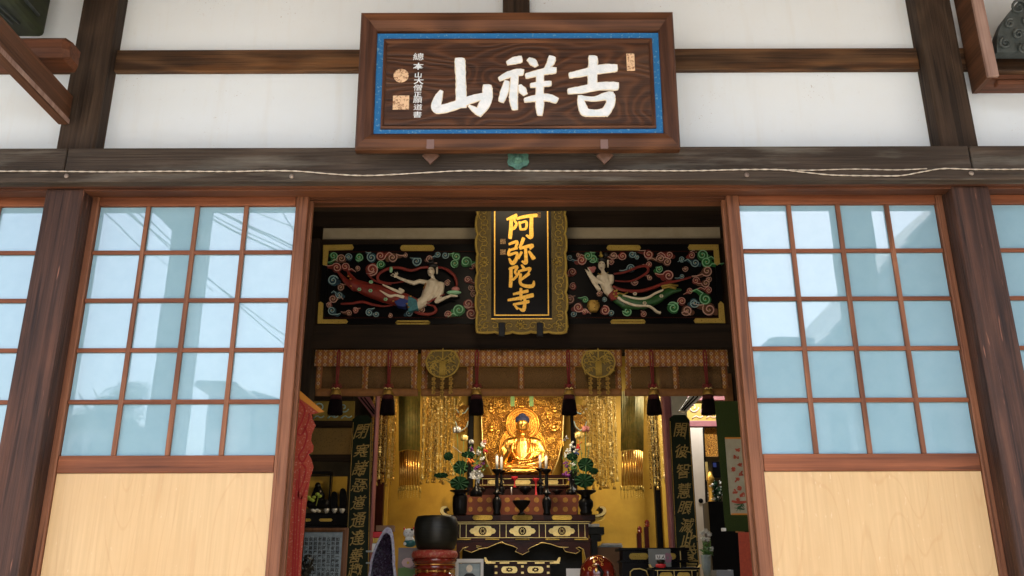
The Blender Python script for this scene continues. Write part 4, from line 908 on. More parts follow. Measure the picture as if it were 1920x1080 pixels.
for x, lab in ((830, 'left round gold openwork ornament with ribbon bow'), (1122, 'right round gold openwork ornament with ribbon bow')):
    t = thing('round_gold_ornament', lab, 'ornament', P(x, 655, Yc-.12), 'round gold ornaments')
    f2 = VF(Yc-.12); kk = f2.k(x, 685); u, v = f2.uv(x, 680)
    out = [(u+kk*31*cos(a)*(.98 if sin(a) < 0 else 1), v+kk*28*max(-1, min(.82, sin(a)))) for a in [i*2*pi/36 for i in range(36)]]
    mb = MB(); mb.polyuv(f2, out, -.01, .0); part('disc', mb, W['frameground'], t)
    mb = MB(); mb.tube([f2.pt(a, b, .001) for a, b in out+out[:1]], 1.6*kk, 6)
    for a in range(-4, 5): mb.tube([f2.pt(u+a*1.3*kk, v-25*kk, .004), f2.pt(u+a*1.3*kk, v+3*kk, .006)], .8*kk, 5)
    mb.tube([f2.pt(u, v+22*kk, .004), f2.pt(u, v+5*kk, .008)], 1.6*kk, 6)
    for s in (-1, 1):
        mb.tube([f2.pt(u+s*a*kk, v+b*kk, .01) for a, b in ((0, 5), (8, 12), (14, 9), (10, 4), (1, 5), (9, 0), (18, 2), (24, -2))], 1.2*kk, 6)
        for c in range(14):
            cx, cy = u+s*R.uniform(8, 26)*kk, v+R.uniform(-20, 20)*kk; mb.tube([f2.pt(cx+R.uniform(3, 5)*kk*cos(q*.9), cy+4*kk*sin(q*.9), .003) for q in range(6)], .9*kk, 5)
    part('ribbon_relief', mb, W['goldfit'], t)
    mb = MB(); mb.tube([f2.pt(u, v+22*kk, 0), f2.pt(u, v+28*kk, 0)], 1.4*kk, 6); part('hanger', mb, W['goldfit'], t)
    for s in range(3):    # strings of gold flowers under the disc
        mb = MB(); cu = u+(s-1)*16*kk
        z = v-26*kk
        mb.tube([f2.pt(cu, v-24*kk, 0), f2.pt(cu, v-(58 if s != 1 else 66)*kk, 0)], .4*kk, 4)
        for q in range(4 if s != 1 else 5):
            zz = v-(31+q*8.5)*kk
            for a in range(5): mb.ball(f2.pt(cu+2.6*kk*cos(a*1.257), zz+2.6*kk*sin(a*1.257), R.uniform(-.01, .01)), (2.0*kk, .8*kk, 2.0*kk), 6, 4)
        part('flower_string', mb, W['carveframe'], t)

# ================================================================== MIRRORED SURROUNDINGS (behind the camera, seen in the door glass)
def leafcloud(mb, c, rad, n, size, rnd):
    for i in range(n):
        a = rnd.uniform(0, 2*pi); b = math.acos(rnd.uniform(-1, 1)); q = rnd.random()**.4
        p = c+Vector((rad[0]*sin(b)*cos(a), rad[1]*sin(b)*sin(a), rad[2]*cos(b)))*q
        u = Vector((rnd.uniform(-1, 1), rnd.uniform(-1, 1), rnd.uniform(-1, 1))).normalized(); v = u.orthogonal().normalized(); s = size*rnd.uniform(.6, 1.3)
        mb.f([mb.b.verts.new(p+u*s), mb.b.verts.new(p+v*s*.5), mb.b.verts.new(p-u*s), mb.b.verts.new(p-v*s*.5)])
D_ = 13
c = MR(222, 770, D_); t = thing('leafy_tree', 'round leafy tree mirrored in the lower left door glass', 'tree', (c.x, c.y, 0))
q = random.Random(3); mb = MB(); mb.tube([(c.x, c.y, 0), (c.x+.05, c.y, 1.2), (c.x+.1, c.y, 2.6), (c.x, c.y, c.z)], [.16, .13, .11, .06], 8)
for i in range(16):
    a = q.uniform(0, 6.28); z0 = q.uniform(2.3, c.z); L = q.uniform(.5, 1.1)
    mb.tube([(c.x+.05, c.y, z0), (c.x+cos(a)*L*.5, c.y+sin(a)*L*.5, z0+.3), (c.x+cos(a)*L, c.y+sin(a)*L, z0+.4+q.uniform(0, .4))], [.05, .03, .012], 5)
part('trunk', mb, W['bark'], t)
mb = MB()
for i in range(26):
    a = q.uniform(0, 6.28); r = q.uniform(.1, .85); leafcloud(mb, c+Vector((cos(a)*r, sin(a)*r, q.uniform(-1.2, .45))), (.3, .3, .22), 420, .026, q)
part('crown', mb, W['leaves'], t)
for (x0, x1, y0, lab, D2) in ((395, 432, 730, 'low house with flat roof mirrored in the left door glass', 17), (425, 530, 766, 'wide pale house with pitched roof mirrored in the left door glass', 19), (120, 250, 800, 'low pale house behind the mirrored leafy tree', 20)):
    a, b = MR(x0, y0, D2), MR(x1, y0, D2); t = thing('house', lab, 'house', ((a.x+b.x)/2, a.y, 0))
    xa_, xb_ = min(a.x, b.x), max(a.x, b.x); mb = MB(); mb.box(xa_, xb_, a.y-3, a.y, .001, a.z-.02); part('wall', mb, W['house'], t)
    mb = MB(); fr = Fr((0, a.y, 0), (1, 0, 0), (0, 0, 1)); mb.polyuv(fr, [(xa_-.3, a.z), (xb_+.3, a.z), (xb_+.2, a.z+.12), ((xa_+xb_)/2, a.z+.12+(0 if x0 == 395 else .3)), (xa_-.2, a.z+.12)], -.3, 3.6); part('roof', mb, W['tile'], t)
    for i in range(3):
        w_ = (xb_-xa_)/4; mb = MB(); mb.box(xa_+w_*(i+.7), xa_+w_*(i+1.2), a.y+.001, a.y+.05, a.z-1.0, a.z-.45); part('window', mb, W['wire'], t)
# neighbouring hall whose tiled gable fills the right door's reflection
D3 = 11; yy = .06-D3; fr = Fr((0, yy, 0), (1, 0, 0), (0, 0, 1))
def mq(pts): return [(MR(x, y, D3).x, MR(x, y, D3).z) for x, y in pts]
t = thing('neighbouring_hall', 'large tiled gable roofed hall mirrored in the right door glass', 'building', (5.5, yy, 0))
rp = mq([(1405, 712), (1424, 668), (1432, 648), (1438, 640), (1440, 628), (1452, 626), (1528, 630), (1530, 642), (1556, 618), (1600, 572), (1650, 512), (1700, 450), (1752, 392), (1840, 300)])
zl = rp[0][1]-.15
mb = MB(); mb.polyuv(fr, rp+[(rp[-1][0]+5, rp[-1][1]), (rp[-1][0]+5, zl), (rp[0][0], zl)], 0, 6); part('roof', mb, W['tile'], t)
mb = MB()
for a, b in zip(rp[7:], rp[8:]):
    A, B_ = Vector((a[0], yy+.02, a[1])), Vector((b[0], yy+.02, b[1])); n = max(1, int((B_-A).length/.16))
    mb.tube([A+Vector((0, .05, -.05)), B_+Vector((0, .05, -.05))], .045, 6)
    mb.tube([A+Vector((.12, .03, -.22)), B_+Vector((.12, .03, -.22))], .03, 6)
part('verge_tiles', mb, W['house'], t)
mb = MB()
for i in range(14):
    a = MR(1425+i*26, 700, D3); mb.tube([(a.x+.0, yy+.03, zl+.02), (a.x+1.4, yy+.03, zl+1.0)], .022, 5)
part('tile_ridges', mb, W['house'], t)
mb = MB(); mb.box(rp[0][0]+.5, rp[-1][0]+4.4, yy-5.4, yy-.5, .001, zl-.002); part('wall', mb, W['house'], t)
mb = MB(); e0 = MR(1405, 730, D3)
for i in range(9): mb.box(rp[0][0]+.9+i*.62, rp[0][0]+1.2+i*.62, yy-.498, yy-.44, zl-1.3, zl-.35)
part('lattice_window', mb, W['wire'], t)
WI = [((185, 380), (290, 485)), ((225, 380), (318, 462)), ((236, 384), (330, 480)), ((395, 384), (562, 468)), ((400, 386), (562, 462)), ((398, 398), (562, 476)), ((396, 404), (560, 484)), ((455, 384), (562, 425)), ((385, 512), (545, 652)), ((392, 520), (540, 630)), ((522, 380), (562, 450)), ((1352, 700), (1560, 760)), ((1352, 712), (1560, 775))]
for i, (a, b) in enumerate(WI):
    A, B_ = MR(a[0], a[1], 9+.1*i), MR(b[0], b[1], 12+.1*i); d = B_-A; mb = MB(); pts = []
    for j in range(25): s_ = -1+3*j/24; p = A+d*s_; p.z += .06*((s_-.5)**2)-.03; pts.append(p)
    mb.tube(pts, .011 if i not in (4, 6) else .018, 5)
    solo('overhead_wire', mb, W['wire'], 'thin overhead wire mirrored in the door glass among the other wires', 'wire', 'overhead wires')

# ================================================================== ALTAR ROOM: WALLS, POSTS, GOLD WALL
Yb = 7.0; BF = VF(Yb)
mb = MB(); mb.rect(BF, 733, 560, 1237, 1130, -.04, .0); part('gold_wall', mb, W['goldwall'], hall)
for (x0, x1, y, m, nm) in ((700, 724, 6.5, 'maroon', 'altar_pillar'), (724, 733, 6.6, 'goldwall', 'pillar_trim'), (888, 905, 6.9, 'goldwall', 'altar_pillar'), (1054, 1070, 6.9, 'goldwall', 'altar_pillar'), (877, 888, 6.92, 'black', 'altar_pillar'), (1070, 1080, 6.92, 'black', 'altar_pillar'), (1222, 1234, 6.7, 'black', 'altar_pillar'), (1235, 1246, 6.6, 'goldwall', 'pillar_trim')):
    f2 = VF(y); mb = MB(); mb.rect(f2, x0, 500, x1, 1130, -.1, .0, .006); part(nm, mb, W[m], hall)
mb = MB(); f2 = VF(4.75); mb.rect(f2, 1246, 500, 1263, 1130, -.15, 0, .02); part('altar_pillar', mb, W['mauve'], hall, 'dull pink altar pillar')
mb = MB(); f2 = VF(4.75); mb.rect(f2, 700, 500, 706, 1130, -.15, 0, .02); part('altar_pillar', mb, W['mauve'], hall)
# left and right side rooms
f2 = VF(6.4)
for x0, x1 in ((500, 664), (1288, 1420)):
    mb = MB(); mb.rect(f2, x0, 743, x1, 752, .0, .05, .006); mb.rect(f2, x0, 790, x1, 801, .0, .05, .006); part('side_beam', mb, W['mauve'] if x0 > 900 else W['inner_h'], hall)
    mb = MB(); mb.rect(f2, x0, 752.3, x1, 789.7, -.03, .0); part('painted_frieze', mb, W['frieze'], hall)
    mb = MB()
    for i in range(7):
        cx = x0+12+i*22; cy = 764+8*(i % 2); cc = ('cB', 'cG', 'cP')[i % 3]
        pts = arc_spiral(f2, cx, cy, 10, i, 1 if i % 2 else -1, 1.2); mb.tube([f2.pt(*f2.uv(*p), .004) for p in pts], .009, 5)
        mb.mi = 0
    for i in range(6): cx = x0+10+i*26; mb.tube([f2.pt(*f2.uv(cx+j*4, 785-5*abs(sin(j*.9))), .004) for j in range(6)], .008, 5)
    part('frieze_cloud_line', mb, W['oB'] if x0 < 900 else W['oP'], hall)
mb = MB(); mb.rect(VF(6.42), 560, 803, 658, 852, -.02, .0); part('gold_pattern_panel', mb, mat('dim_gold_brocade', (.24, .15, .04), (.12, .08, .025), .6, .2, 60, .45, .55), hall)
mb = MB(); mb.rect(f2, 500, 853, 664, 866, .0, .04); part('side_beam', mb, W['inner_h'], hall)
mb = MB(); mb.rect(VF(6.42), 1318, 802, 1345, 856, -.02, .0); part('gold_pattern_panel', mb, W['giltpanel'], hall)
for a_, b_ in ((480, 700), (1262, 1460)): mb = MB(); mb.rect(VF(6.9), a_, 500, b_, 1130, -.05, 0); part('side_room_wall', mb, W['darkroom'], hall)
# diagonal white fluted beam ends
for pts, sx in (([(670, 744), (693, 744), (706, 770), (700, 782)], 1), ([(1293, 742), (1318, 742), (1288, 772), (1274, 770)], 1)):
    f3 = VF(5.6); mb = MB(); mb.poly(f3, pts, -.06, .0); part('white_capped_beam', mb, W['mauve'] if pts[0][0] < 900 else W['white'], hall)
    mb = MB(); a, b, c, d = pts
    for s_ in (.3, .6): mb.brush(f3, [(a[0]+(b[0]-a[0])*s_, a[1]+2), (d[0]+(c[0]-d[0])*s_, d[1]+(c[1]-d[1])*s_-2)], 1.4, .001, .006)
    part('groove', mb, W['black'], hall)
# white sliding door with round black pull
t = thing('white_sliding_door', 'white papered sliding door with round black finger pull in the side room', 'door', P(1312, 1040, 6.0))
f2 = VF(6.0); mb = MB(); mb.poly(f2, [(1293, 802), (1318, 802), (1330, 1120), (1300, 1120)], -.03, .0); part('leaf', mb, W['fusuma'], t)
mb = MB(); c = f2.uv(1314, 939); kk = f2.k(1314, 939); mb.lathe([(4.4*kk, 0), (4.4*kk, .004), (3.2*kk, .006), (0, .002)], f2.pt(c[0], c[1], .001), 18, f2.N, sq=(1, 1)); part('finger_pull', mb, W['black'], t)
mb = MB(); mb.brush(f2, [(1319, 802, 1.6), (1331, 1120, 1.6)], 1.6, -.02, .006); part('edge_strip', mb, W['black'], t)

# ================================================================== COUPLET BOARDS
for pts, txt, cent, lab in (([(661, 786), (671, 779), (690, 779), (697, 787), (691, 1120), (644, 1120)], '閉塞諸惡道通達善趣門', [(678, 809), (678, 846), (676, 877), (673, 910), (673, 942), (672, 975), (670, 1008), (668, 1041), (666, 1070), (664, 1100)], 'tall dark green board with gold cursive characters at the left of the altar'),
                            ([(1255, 784), (1263, 778), (1285, 778), (1293, 788), (1316, 1120), (1271, 1120)], '開彼智慧眼滅此昏盲闇', [(1276, 806), (1278, 846), (1280, 883), (1283, 920), (1285, 952), (1288, 985), (1291, 1012), (1293, 1038), (1295, 1062), (1296, 1090)], 'tall dark green board with gold cursive characters at the right of the altar')):
    f2 = VF(4.6); t = thing('couplet_board', lab, 'sign', P(cent[5][0], 1110, 4.6), 'couplet boards on the altar pillars')
    mb = MB(); mb.poly(f2, pts, -.03, .0); part('board', mb, W['boardgreen'], t)
    mb = MB(); mb.brush(f2, [(pts[3][0]-1.5, pts[3][1]+6, .5), (pts[4][0]-1.5, 1119, .5)], .5, 0, .004); mb.brush(f2, [(pts[0][0]+1.5, pts[0][1]+6, .4), (pts[5][0]+1.5, 1119, .4)], .4, 0, .004); part('edge_line', mb, W['carveframe'], t)
    for q, (ch, (x, y)) in enumerate(zip(txt, cent)):
        mb = MB(); u, v = f2.uv(x, y); kk = f2.k(x, y); glyph(ch, f2, u, v, (29+R.uniform(-3, 3))*kk, .003, mb, .006, shear=R.uniform(.15, .4), sx=.92, rot=R.uniform(-.1, .12))
        for s_ in range(3): x1_, y1_ = x+R.uniform(-10, 8), y+R.uniform(-12, 12); mb.brush(f2, [(x1_, y1_, .5), (x1_+R.uniform(3, 8), y1_-R.uniform(-6, 6), 1.2), (x1_+R.uniform(8, 13), y1_+R.uniform(-3, 8), .4)], 1, .001, .0026)
        part('cursive_character', mb, W['cursive'], t)

# ================================================================== HANGING GOLD STRINGS AND BANNERS
def strings(x0, x1, y0, y1, Y, n, lab, m='goldrib', pendants=True, cols=None):
    t = thing('hanging_gold_strings', lab, 'altar ornament', P((x0+x1)/2, y0, Y), 'strings of gold beads hanging before the altar')
    f2 = VF(Y); kk = f2.k((x0+x1)/2, (y0+y1)/2)
    for i in range(n):
        x = x0+(x1-x0)*(i+.5)/n; yb = y1-R.uniform(0, 22)*(1 if i % 3 else 0); mb = MB(); big = 1.35; off = R.uniform(-.16, .16)
        a, b = f2.pt(*f2.uv(x, y0), off), f2.pt(*f2.uv(x+(x-957)*(yb-y0)/5200, yb), off); mb.tube([a, b], .25*kk, 4)
        L = (b-a).length; z = 0
        while z < L:
            p = a.lerp(b, z/L); r = R.uniform(.8, 1.9)*kk; kx = R.random()
            if kx < .45: mb.ball(p, (r, r, r*1.5), 6, 4)
            elif kx < .75:
                an = R.uniform(0, 3.14); w_ = 3.4*kk; d = Vector((cos(an), sin(an)*.6, 0)); mb.f([mb.b.verts.new(p-d*w_), mb.b.verts.new(p+Vector((0, 0, 1.8*kk))), mb.b.verts.new(p+d*w_), mb.b.verts.new(p-Vector((0, 0, 1.8*kk)))])
            else:
                for s_ in (-1, 1): mb.tube([p, p+Vector((s_*2.2*kk, 0, .8*kk)), p+Vector((s_*2.6*kk, 0, -1.6*kk))], .35*kk, 4)
            z += R.uniform(2.2, 4.2)*kk
        if pendants and i % 2 == 0: mb.lathe([(0, 3*kk), (1.5*kk, 2.5*kk), (2.2*kk, 0), (3.2*kk, -4*kk), (2.6*kk, -4*kk), (0, -3.5*kk)], b, 10)
        part('bead_string', mb, W[m] if i % 3 == 1 else W['carveframe'] if i % 3 == 0 else W['goldpale'], t)
    return t
strings(699, 744, 744, 908, 6.0, 18, 'gold bead strings hanging beside the left couplet board')
strings(792, 852, 744, 902, 6.1, 27, 'dense gold bead strings hanging between the left striped banner and the gilt altar back')
strings(1096, 1152, 744, 912, 6.1, 27, 'dense gold bead strings hanging between the gilt altar back and the right striped banner', 'carveframe')
strings(1212, 1246, 744, 912, 6.0, 14, 'gold bead strings hanging in front of the dull pink pillar', 'carveframe')
strings(806, 846, 700, 760, 3.9, 5, 'short gold bead strings dangling under the left round ornament', 'carveframe', False)
strings(1100, 1142, 700, 760, 3.9, 5, 'short gold bead strings dangling under the right round ornament', 'carveframe', False)
for x0, x1, lab in ((744, 790, 'long gold striped banner with a bell fringe at the left of the altar'), (1160, 1208, 'long gold striped banner with a bell fringe at the right of the altar')):
    Y = 5.7; f2 = VF(Y); t = thing('gold_banner', lab, 'banner', P((x0+x1)/2, 740, Y), 'long gold banners beside the altar'); kk = f2.k(x0, 850)
    def tubes(xa, xb, ya, yb, n, r, m, nm):
        mb = MB()
        for i in range(n):
            x = xa+(xb-xa)*(i+.5)/n; th = pi*(i+.5)/n; off = .13*sin(th)
            p, q = f2.pt(*f2.uv(x, ya), off), f2.pt(*f2.uv(x, yb), off); mb.tube([p, q], r*kk, 6)
        part(nm, mb, m, t)
    tubes(x0+4, x1-2, 735, 846, 15, 1.75, mat('olive_gold_stripes', (.20, .17, .03), (.34, .24, .05), .5, .3, 20) if x0 < 900 else bpy.data.materials['olive_gold_stripes'], 'striped_cloth')
    tubes(x0+5, x1-3, 847, 912, 9, 2.2, W['gold'], 'gold_tubes')
    for q in range(9):
        x = x0+4+(x1-x0-6)*q/8; mb = MB(); c_ = f2.pt(*f2.uv(x, 915+R.uniform(0, 4)), .13*sin(pi*q/8))
        mb.lathe([(0, 5*kk), (1.4*kk, 4*kk), (1.6*kk, 0), (2.4*kk, -4*kk), (0, -4*kk)], c_, 8)
        for s_ in range(4): mb.ball(c_-Vector((0, 0, (6.5+3.4*s_)*kk)), (.9*kk, .9*kk, 1.5*kk), 6, 4)
        part('bell', mb, W['goldfit'], t)
# gold floral lanterns that hang behind the round ornaments
for x, lab in ((838, 'gold flower canopy hanging at the left of the gilt altar back'), (1112, 'gold flower canopy hanging at the right of the gilt altar back')):
    Y = 5.3; f2 = VF(Y); t = thing('gold_flower_canopy', lab, 'altar ornament', P(x, 745, Y), 'gold flower canopies'); kk = f2.k(x, 770); mb = MB()
    for i in range(46):
        c_ = f2.pt(*f2.uv(x+R.uniform(-30, 30), 735+R.uniform(0, 52)), R.uniform(-.1, .1)); 
        mb = MB()
        for a in range(4): mb.ball(c_+Vector((cos(a*1.57)*1.6*kk, 0, sin(a*1.57)*1.6*kk)), (1.7*kk, .7*kk, 1.7*kk), 5, 4)
        part('gold_flower', mb, W['carveframe'], t)
    mb = MB(); mb.lathe([(14*kk, 0), (16*kk, 4*kk), (10*kk, 8*kk), (0, 9*kk)], f2.pt(*f2.uv(x, 740), 0), 12); part('crown', mb, W['carveframe'], t)
# painted bracket heads
for x, lab in ((866, 'painted gold bracket head at the left of the gilt altar back'), (1088, 'painted gold bracket head at the right of the gilt altar back')):
    f2 = VF(6.75); t = thing('painted_bracket', lab, 'bracket', P(x, 815, 6.75), 'painted bracket heads'); kk = f2.k(x, 780); mb = MB()
    mb.poly(f2, [(x-13, 760), (x+13, 760), (x+12, 795), (x+6, 808), (x-6, 808), (x-12, 795)], -.08, 0); part('block', mb, W['giltpanel'], t)
    mb = MB(); mb.tube([f2.pt(*f2.uv(x+a, b), .01) for a, b in ((-12, 765), (-6, 774), (0, 776), (6, 774), (12, 765))], 1.2*kk, 6); mb.tube([f2.pt(*f2.uv(x+a, b), .01) for a, b in ((-12, 790), (-9, 800), (0, 808), (9, 800), (12, 790))], 1*kk, 6); part('blue_moulding', mb, W['oB'], t)

# ================================================================== BUDDHA
Y0 = 6.35; GF = VF(Y0+.25); kk = GF.k(980, 820)
t = thing('gilt_altar_back', 'wide openwork gilt screen of curling scrolls narrowing toward its foot behind the seated statue', 'altar screen', P(980, 892, Y0+.3))
mb = MB(); out = [(903, 744), (1057, 744), (1056, 790), (1054, 830), (1046, 862), (1034, 892), (924, 892), (912, 862), (905, 830), (903, 790)]
mb.poly(GF, out, -.03, .0); part('back_plate', mb, W['giltpanel'], t)
mb = MB()
for i in range(240):
    x, y = R.uniform(906, 1054), R.uniform(748, 886)
    if (x-980)**2/30**2+(y-795)**2/38**2 < 1 or abs(x-980) > 74-max(0, y-830)*.45: continue
    r = R.uniform(2.5, 6.5); d = R.choice((-1, 1)); a0 = R.uniform(0, 6.28)
    mb.tube([GF.pt(*GF.uv(x+r*(1-.07*j)*cos(a0+d*j*.75), y+r*(1-.07*j)*sin(a0+d*j*.75)), .012+.002*j) for j in range(11)], [1.05*kk*(1-.05*j) for j in range(11)], 5)
part('scroll_relief', mb, W['goldrib'], t)
mb = MB()
for x, y in ((1038, 808), (922, 808), (1040, 772), (920, 772)):
    c_ = GF.pt(*GF.uv(x, y), .04); mb.ball(c_, (5*kk, 3*kk, 4*kk), 8, 5); mb.ball(c_+Vector((0, 0, 6*kk)), (3.4*kk, 2.6*kk, 5*kk), 8, 5); mb.ball(c_+Vector((0, 0, 13*kk)), (2*kk, 2*kk, 2.4*kk), 8, 5)
part('small_seated_figure', mb, W['gold'], t)
mb = MB(); mb.tube([GF.pt(*GF.uv(*p), .012) for p in out[1:5]+[out[5]]], 1.3*kk, 6); part('rim', mb, W['goldpale'], t); mb = MB(); mb.tube([GF.pt(*GF.uv(*p), .012) for p in (out[0], out[9], out[8], out[7], out[6])], 1.3*kk, 6); part('rim', mb, W['goldpale'], t)
for x in (961, 996.5):
    mb = MB(); mb.rect(VF(Y0+.1), x-4, 738, x+4, 762, -.004, .004); solo('green_streamer', mb, W['leafl'], 'short green cloth streamer hanging %s the halo' % ('left above' if x < 980 else 'right above'), 'streamer', 'green streamers above the halo')
t = thing('seated_buddha', 'gilded seated Buddha statue with dark blue curled hair, raised right hand and round halo', 'statue', P(980, 892, Y0))
HF = VF(Y0+.16)
def ringp(mb, cx, cy, r, n, th, m=40, sy=1.0):
    pts = [HF.pt(*HF.uv(cx+r*cos(a), cy+r*sy*sin(a)), n) for a in [i*2*pi/m for i in range(m+1)]]; mb.tube(pts, th*kk, 6, cap=False)
mb = MB(); dd = [HF.uv(980+44*cos(a), 845+50*sin(a)) for a in [i*pi/20 for i in range(40)]]; mb.polyuv(HF, dd, -.012, 0)
for r in (26, 31, 36, 40, 43.5): ringp(mb, 980, 845, r, .002, 1.5, 44, 1.13)
part('body_halo', mb, W['halo'], t)
mb = MB(); dd = [HF.uv(980+31*cos(a), 796+31*sin(a)) for a in [i*pi/20 for i in range(40)]]; mb.polyuv(HF, dd, .004, .014)
for r, th in ((16, 1.2), (19.5, 1.6), (24, 1.2), (30, 2.2)): ringp(mb, 980, 796, r, .016, th)
for i in range(24): a = i*.262; mb.tube([HF.pt(*HF.uv(980+21*cos(a), 796+21*sin(a)), .016), HF.pt(*HF.uv(980+28*cos(a), 796+28*sin(a)), .017)], .7*kk, 5)
mb.ball(HF.pt(*HF.uv(978, 763), .02), (7*kk, 3*kk, 4*kk))
part('head_halo', mb, W['halo'], t)
BFm = VF(Y0)
def B(x, y, n=0): return BFm.pt(*BFm.uv(x, y), n*kk)
def L(pts, rr): return ('l', [B(*p) for p in pts], [r*kk for r in rr])
bod = blob([('b', B(979.5, 796, 4), (11.2*kk, 11.5*kk, 13.5*kk)), ('b', B(979.5, 804, 6), (9*kk, 9*kk, 8.5*kk)), L([(980, 806, 2), (980, 818, 0)], [6.5, 8.5]),
    L([(957, 831, -1), (980, 826, -1), (1003, 831, -1)], [11, 11, 11]), ('b', B(980, 846, 0), (25*kk, 15*kk, 22*kk)), L([(980, 830, 2), (980, 845, 3), (980, 862, 5)], [14, 16, 16]),
    L([(952, 832, 0), (947, 848, 3), (945, 866, 10)], [9, 8.4, 7]), L([(945, 866, 10), (950, 858, 22), (954, 850, 28)], [6.4, 4.8, 3.6]),
    L([(1008, 832, 0), (1016, 850, 3), (1014, 868, 12)], [10, 10, 8.5]), L([(1014, 868, 12), (1000, 874, 24), (988, 876, 28)], [7.5, 5.5, 4]),
    L([(980, 874, 4), (952, 880, 12), (938, 884, 18)], [13, 10, 7]), L([(980, 874, 4), (1008, 880, 12), (1024, 884, 18)], [13, 10, 7]), L([(936, 886, 16), (960, 886, 28), (990, 887, 30), (1020, 886, 20)], [6, 6, 6, 6]),
    L([(954, 850, 28), (953, 844, 30)], [3.8, 3.2]), L([(951, 845, 31), (950, 838, 32), (950.5, 833, 32)], [1.3, 1.1, .8]), L([(953, 844, 31), (953.3, 836, 33), (953.6, 831, 33)], [1.3, 1.1, .8]), L([(955, 845, 32), (957, 839, 35), (956, 836, 38)], [1.3, 1.1, .8]), L([(957, 847, 31), (959, 842, 35), (957, 839, 38)], [1.2, 1, .8]), L([(948.5, 846, 30), (947.5, 841, 31), (947.6, 837, 31)], [1.1, .9, .7]),
    L([(969, 797, 2), (968, 808, 2)], [2.4, 1.8]), L([(990, 797, 2), (991, 808, 2)], [2.4, 1.8]), L([(979.5, 797, 15.4), (979.5, 802, 17)], [1.1, 1.8])], kk*1.15, 2)
part('body', bod, W['gold'], t)
mb = MB(); mb.ball(B(979.5, 789, 2), (13*kk, 12.4*kk, 9.5*kk), 18, 10); mb.ball(B(979.5, 780.5, 0), (7.5*kk, 7.5*kk, 6*kk), 14, 8)
for i in range(90):
    a, b = R.uniform(0, 6.28), R.uniform(0, 1.5); mb.ball(B(979.5, 789, 2)+Vector((13*kk*sin(b)*cos(a), 12.4*kk*sin(b)*sin(a), 9.5*kk*cos(b))), 1.3*kk, 6, 4)
part('hair_curls', mb, W['indigo'], t)
mb = MB()
for x in (975, 984.5): mb.tube([B(x-3, 796.6, 14.4 if x < 980 else 14.9), B(x, 797.6, 15.4), B(x+3, 796.6, 14.9 if x < 980 else 14.4)], .42*kk, 5); mb.tube([B(x-3.2, 792.5, 14), B(x, 791.3, 15.4), B(x+3.2, 792.5, 14)], .35*kk, 5)
mb.tube([B(976.6, 806.2, 15.2), B(979.5, 806.8, 16.2), B(982.4, 806.2, 15.2)], .5*kk, 5); part('face_line', mb, W['carveframe'], t)
mb = MB()      # robe folds
for i in range(6):
    x = 995+i*3.4; mb.tube([B(x-2, 823+i*1.4, 7), B(x+2+i*.7, 840, 11+i*-.6), B(x+1-i*1.8, 858, 14), B(x-10-i*4, 871+i*.6, 20)], [1.3*kk, 1.5*kk, 1.5*kk, 1.1*kk], 6)
for i in range(5): mb.tube([B(962-i*1.5, 862+i*4.5, 16+i*3), B(976, 866+i*4.6, 23+i*2.2), B(992, 864+i*4.8, 24+i*2.2), B(1006+i*2, 857+i*5.4, 18+i*2)], [.9*kk, 1.5*kk, 1.5*kk, .9*kk], 6)
mb.tube([B(966, 822, 8), B(962, 834, 15), B(960, 848, 18), B(966, 860, 20), B(980, 866, 22)], 1.2*kk, 6); mb.tube([B(993, 820, 8), B(995, 836, 14), B(992, 850, 19), B(984, 862, 22)], 1.4*kk, 6)
for i in range(5): mb.tube([B(947-i*1.2, 826+i*2, 6), B(944-i*.6, 840, 10), B(944-i*.4, 856+i*2, 14)], .9*kk, 5)
for i in range(7): mb.tube([B(932+i*9, 884+(i % 2)*3, 24), B(942+i*9, 890, 34), B(952+i*9, 885+(i % 2)*2, 32)], 1.2*kk, 5)
part('robe_fold', mb, W['gold'], t)
# dais with gold ovals under the statue
t = thing('statue_dais', 'dark red stepped dais with gold oval plates under the seated statue', 'dais', P(980, 935, 6.0))
f2 = VF(6.0); mb = MB(); mb.rect(f2, 893, 891, 1068, 897, -.6, .04, .006); mb.rect(f2, 900, 897.3, 1061, 909, -.6, .0); mb.rect(f2, 893, 909.3, 1068, 914, -.6, .03, .005); mb.rect(f2, 880, 914.3, 1080, 965, -.6, .0); part('body', mb, W['maroon'], t)
for x in (930, 980, 1032): mb = MB(); mb.poly(f2, pill(x-15, x+15, 900, 908, 3.6), .001, .006); part('gold_oval', mb, W['goldpale'], t)
mb = MB(); mb.rect(f2, 893, 898, 1068, 898.8, .041, .046); mb.rect(f2, 895, 909.6, 1066, 910.4, .031, .036); part('gold_line', mb, W['goldpale'], t)
for x in (905, 915, 1045, 1056): mb = MB(); mb.rect(f2, x-.4, 898, x+.4, 909, .0, .004); part('gold_line', mb, W['goldpale'], t)

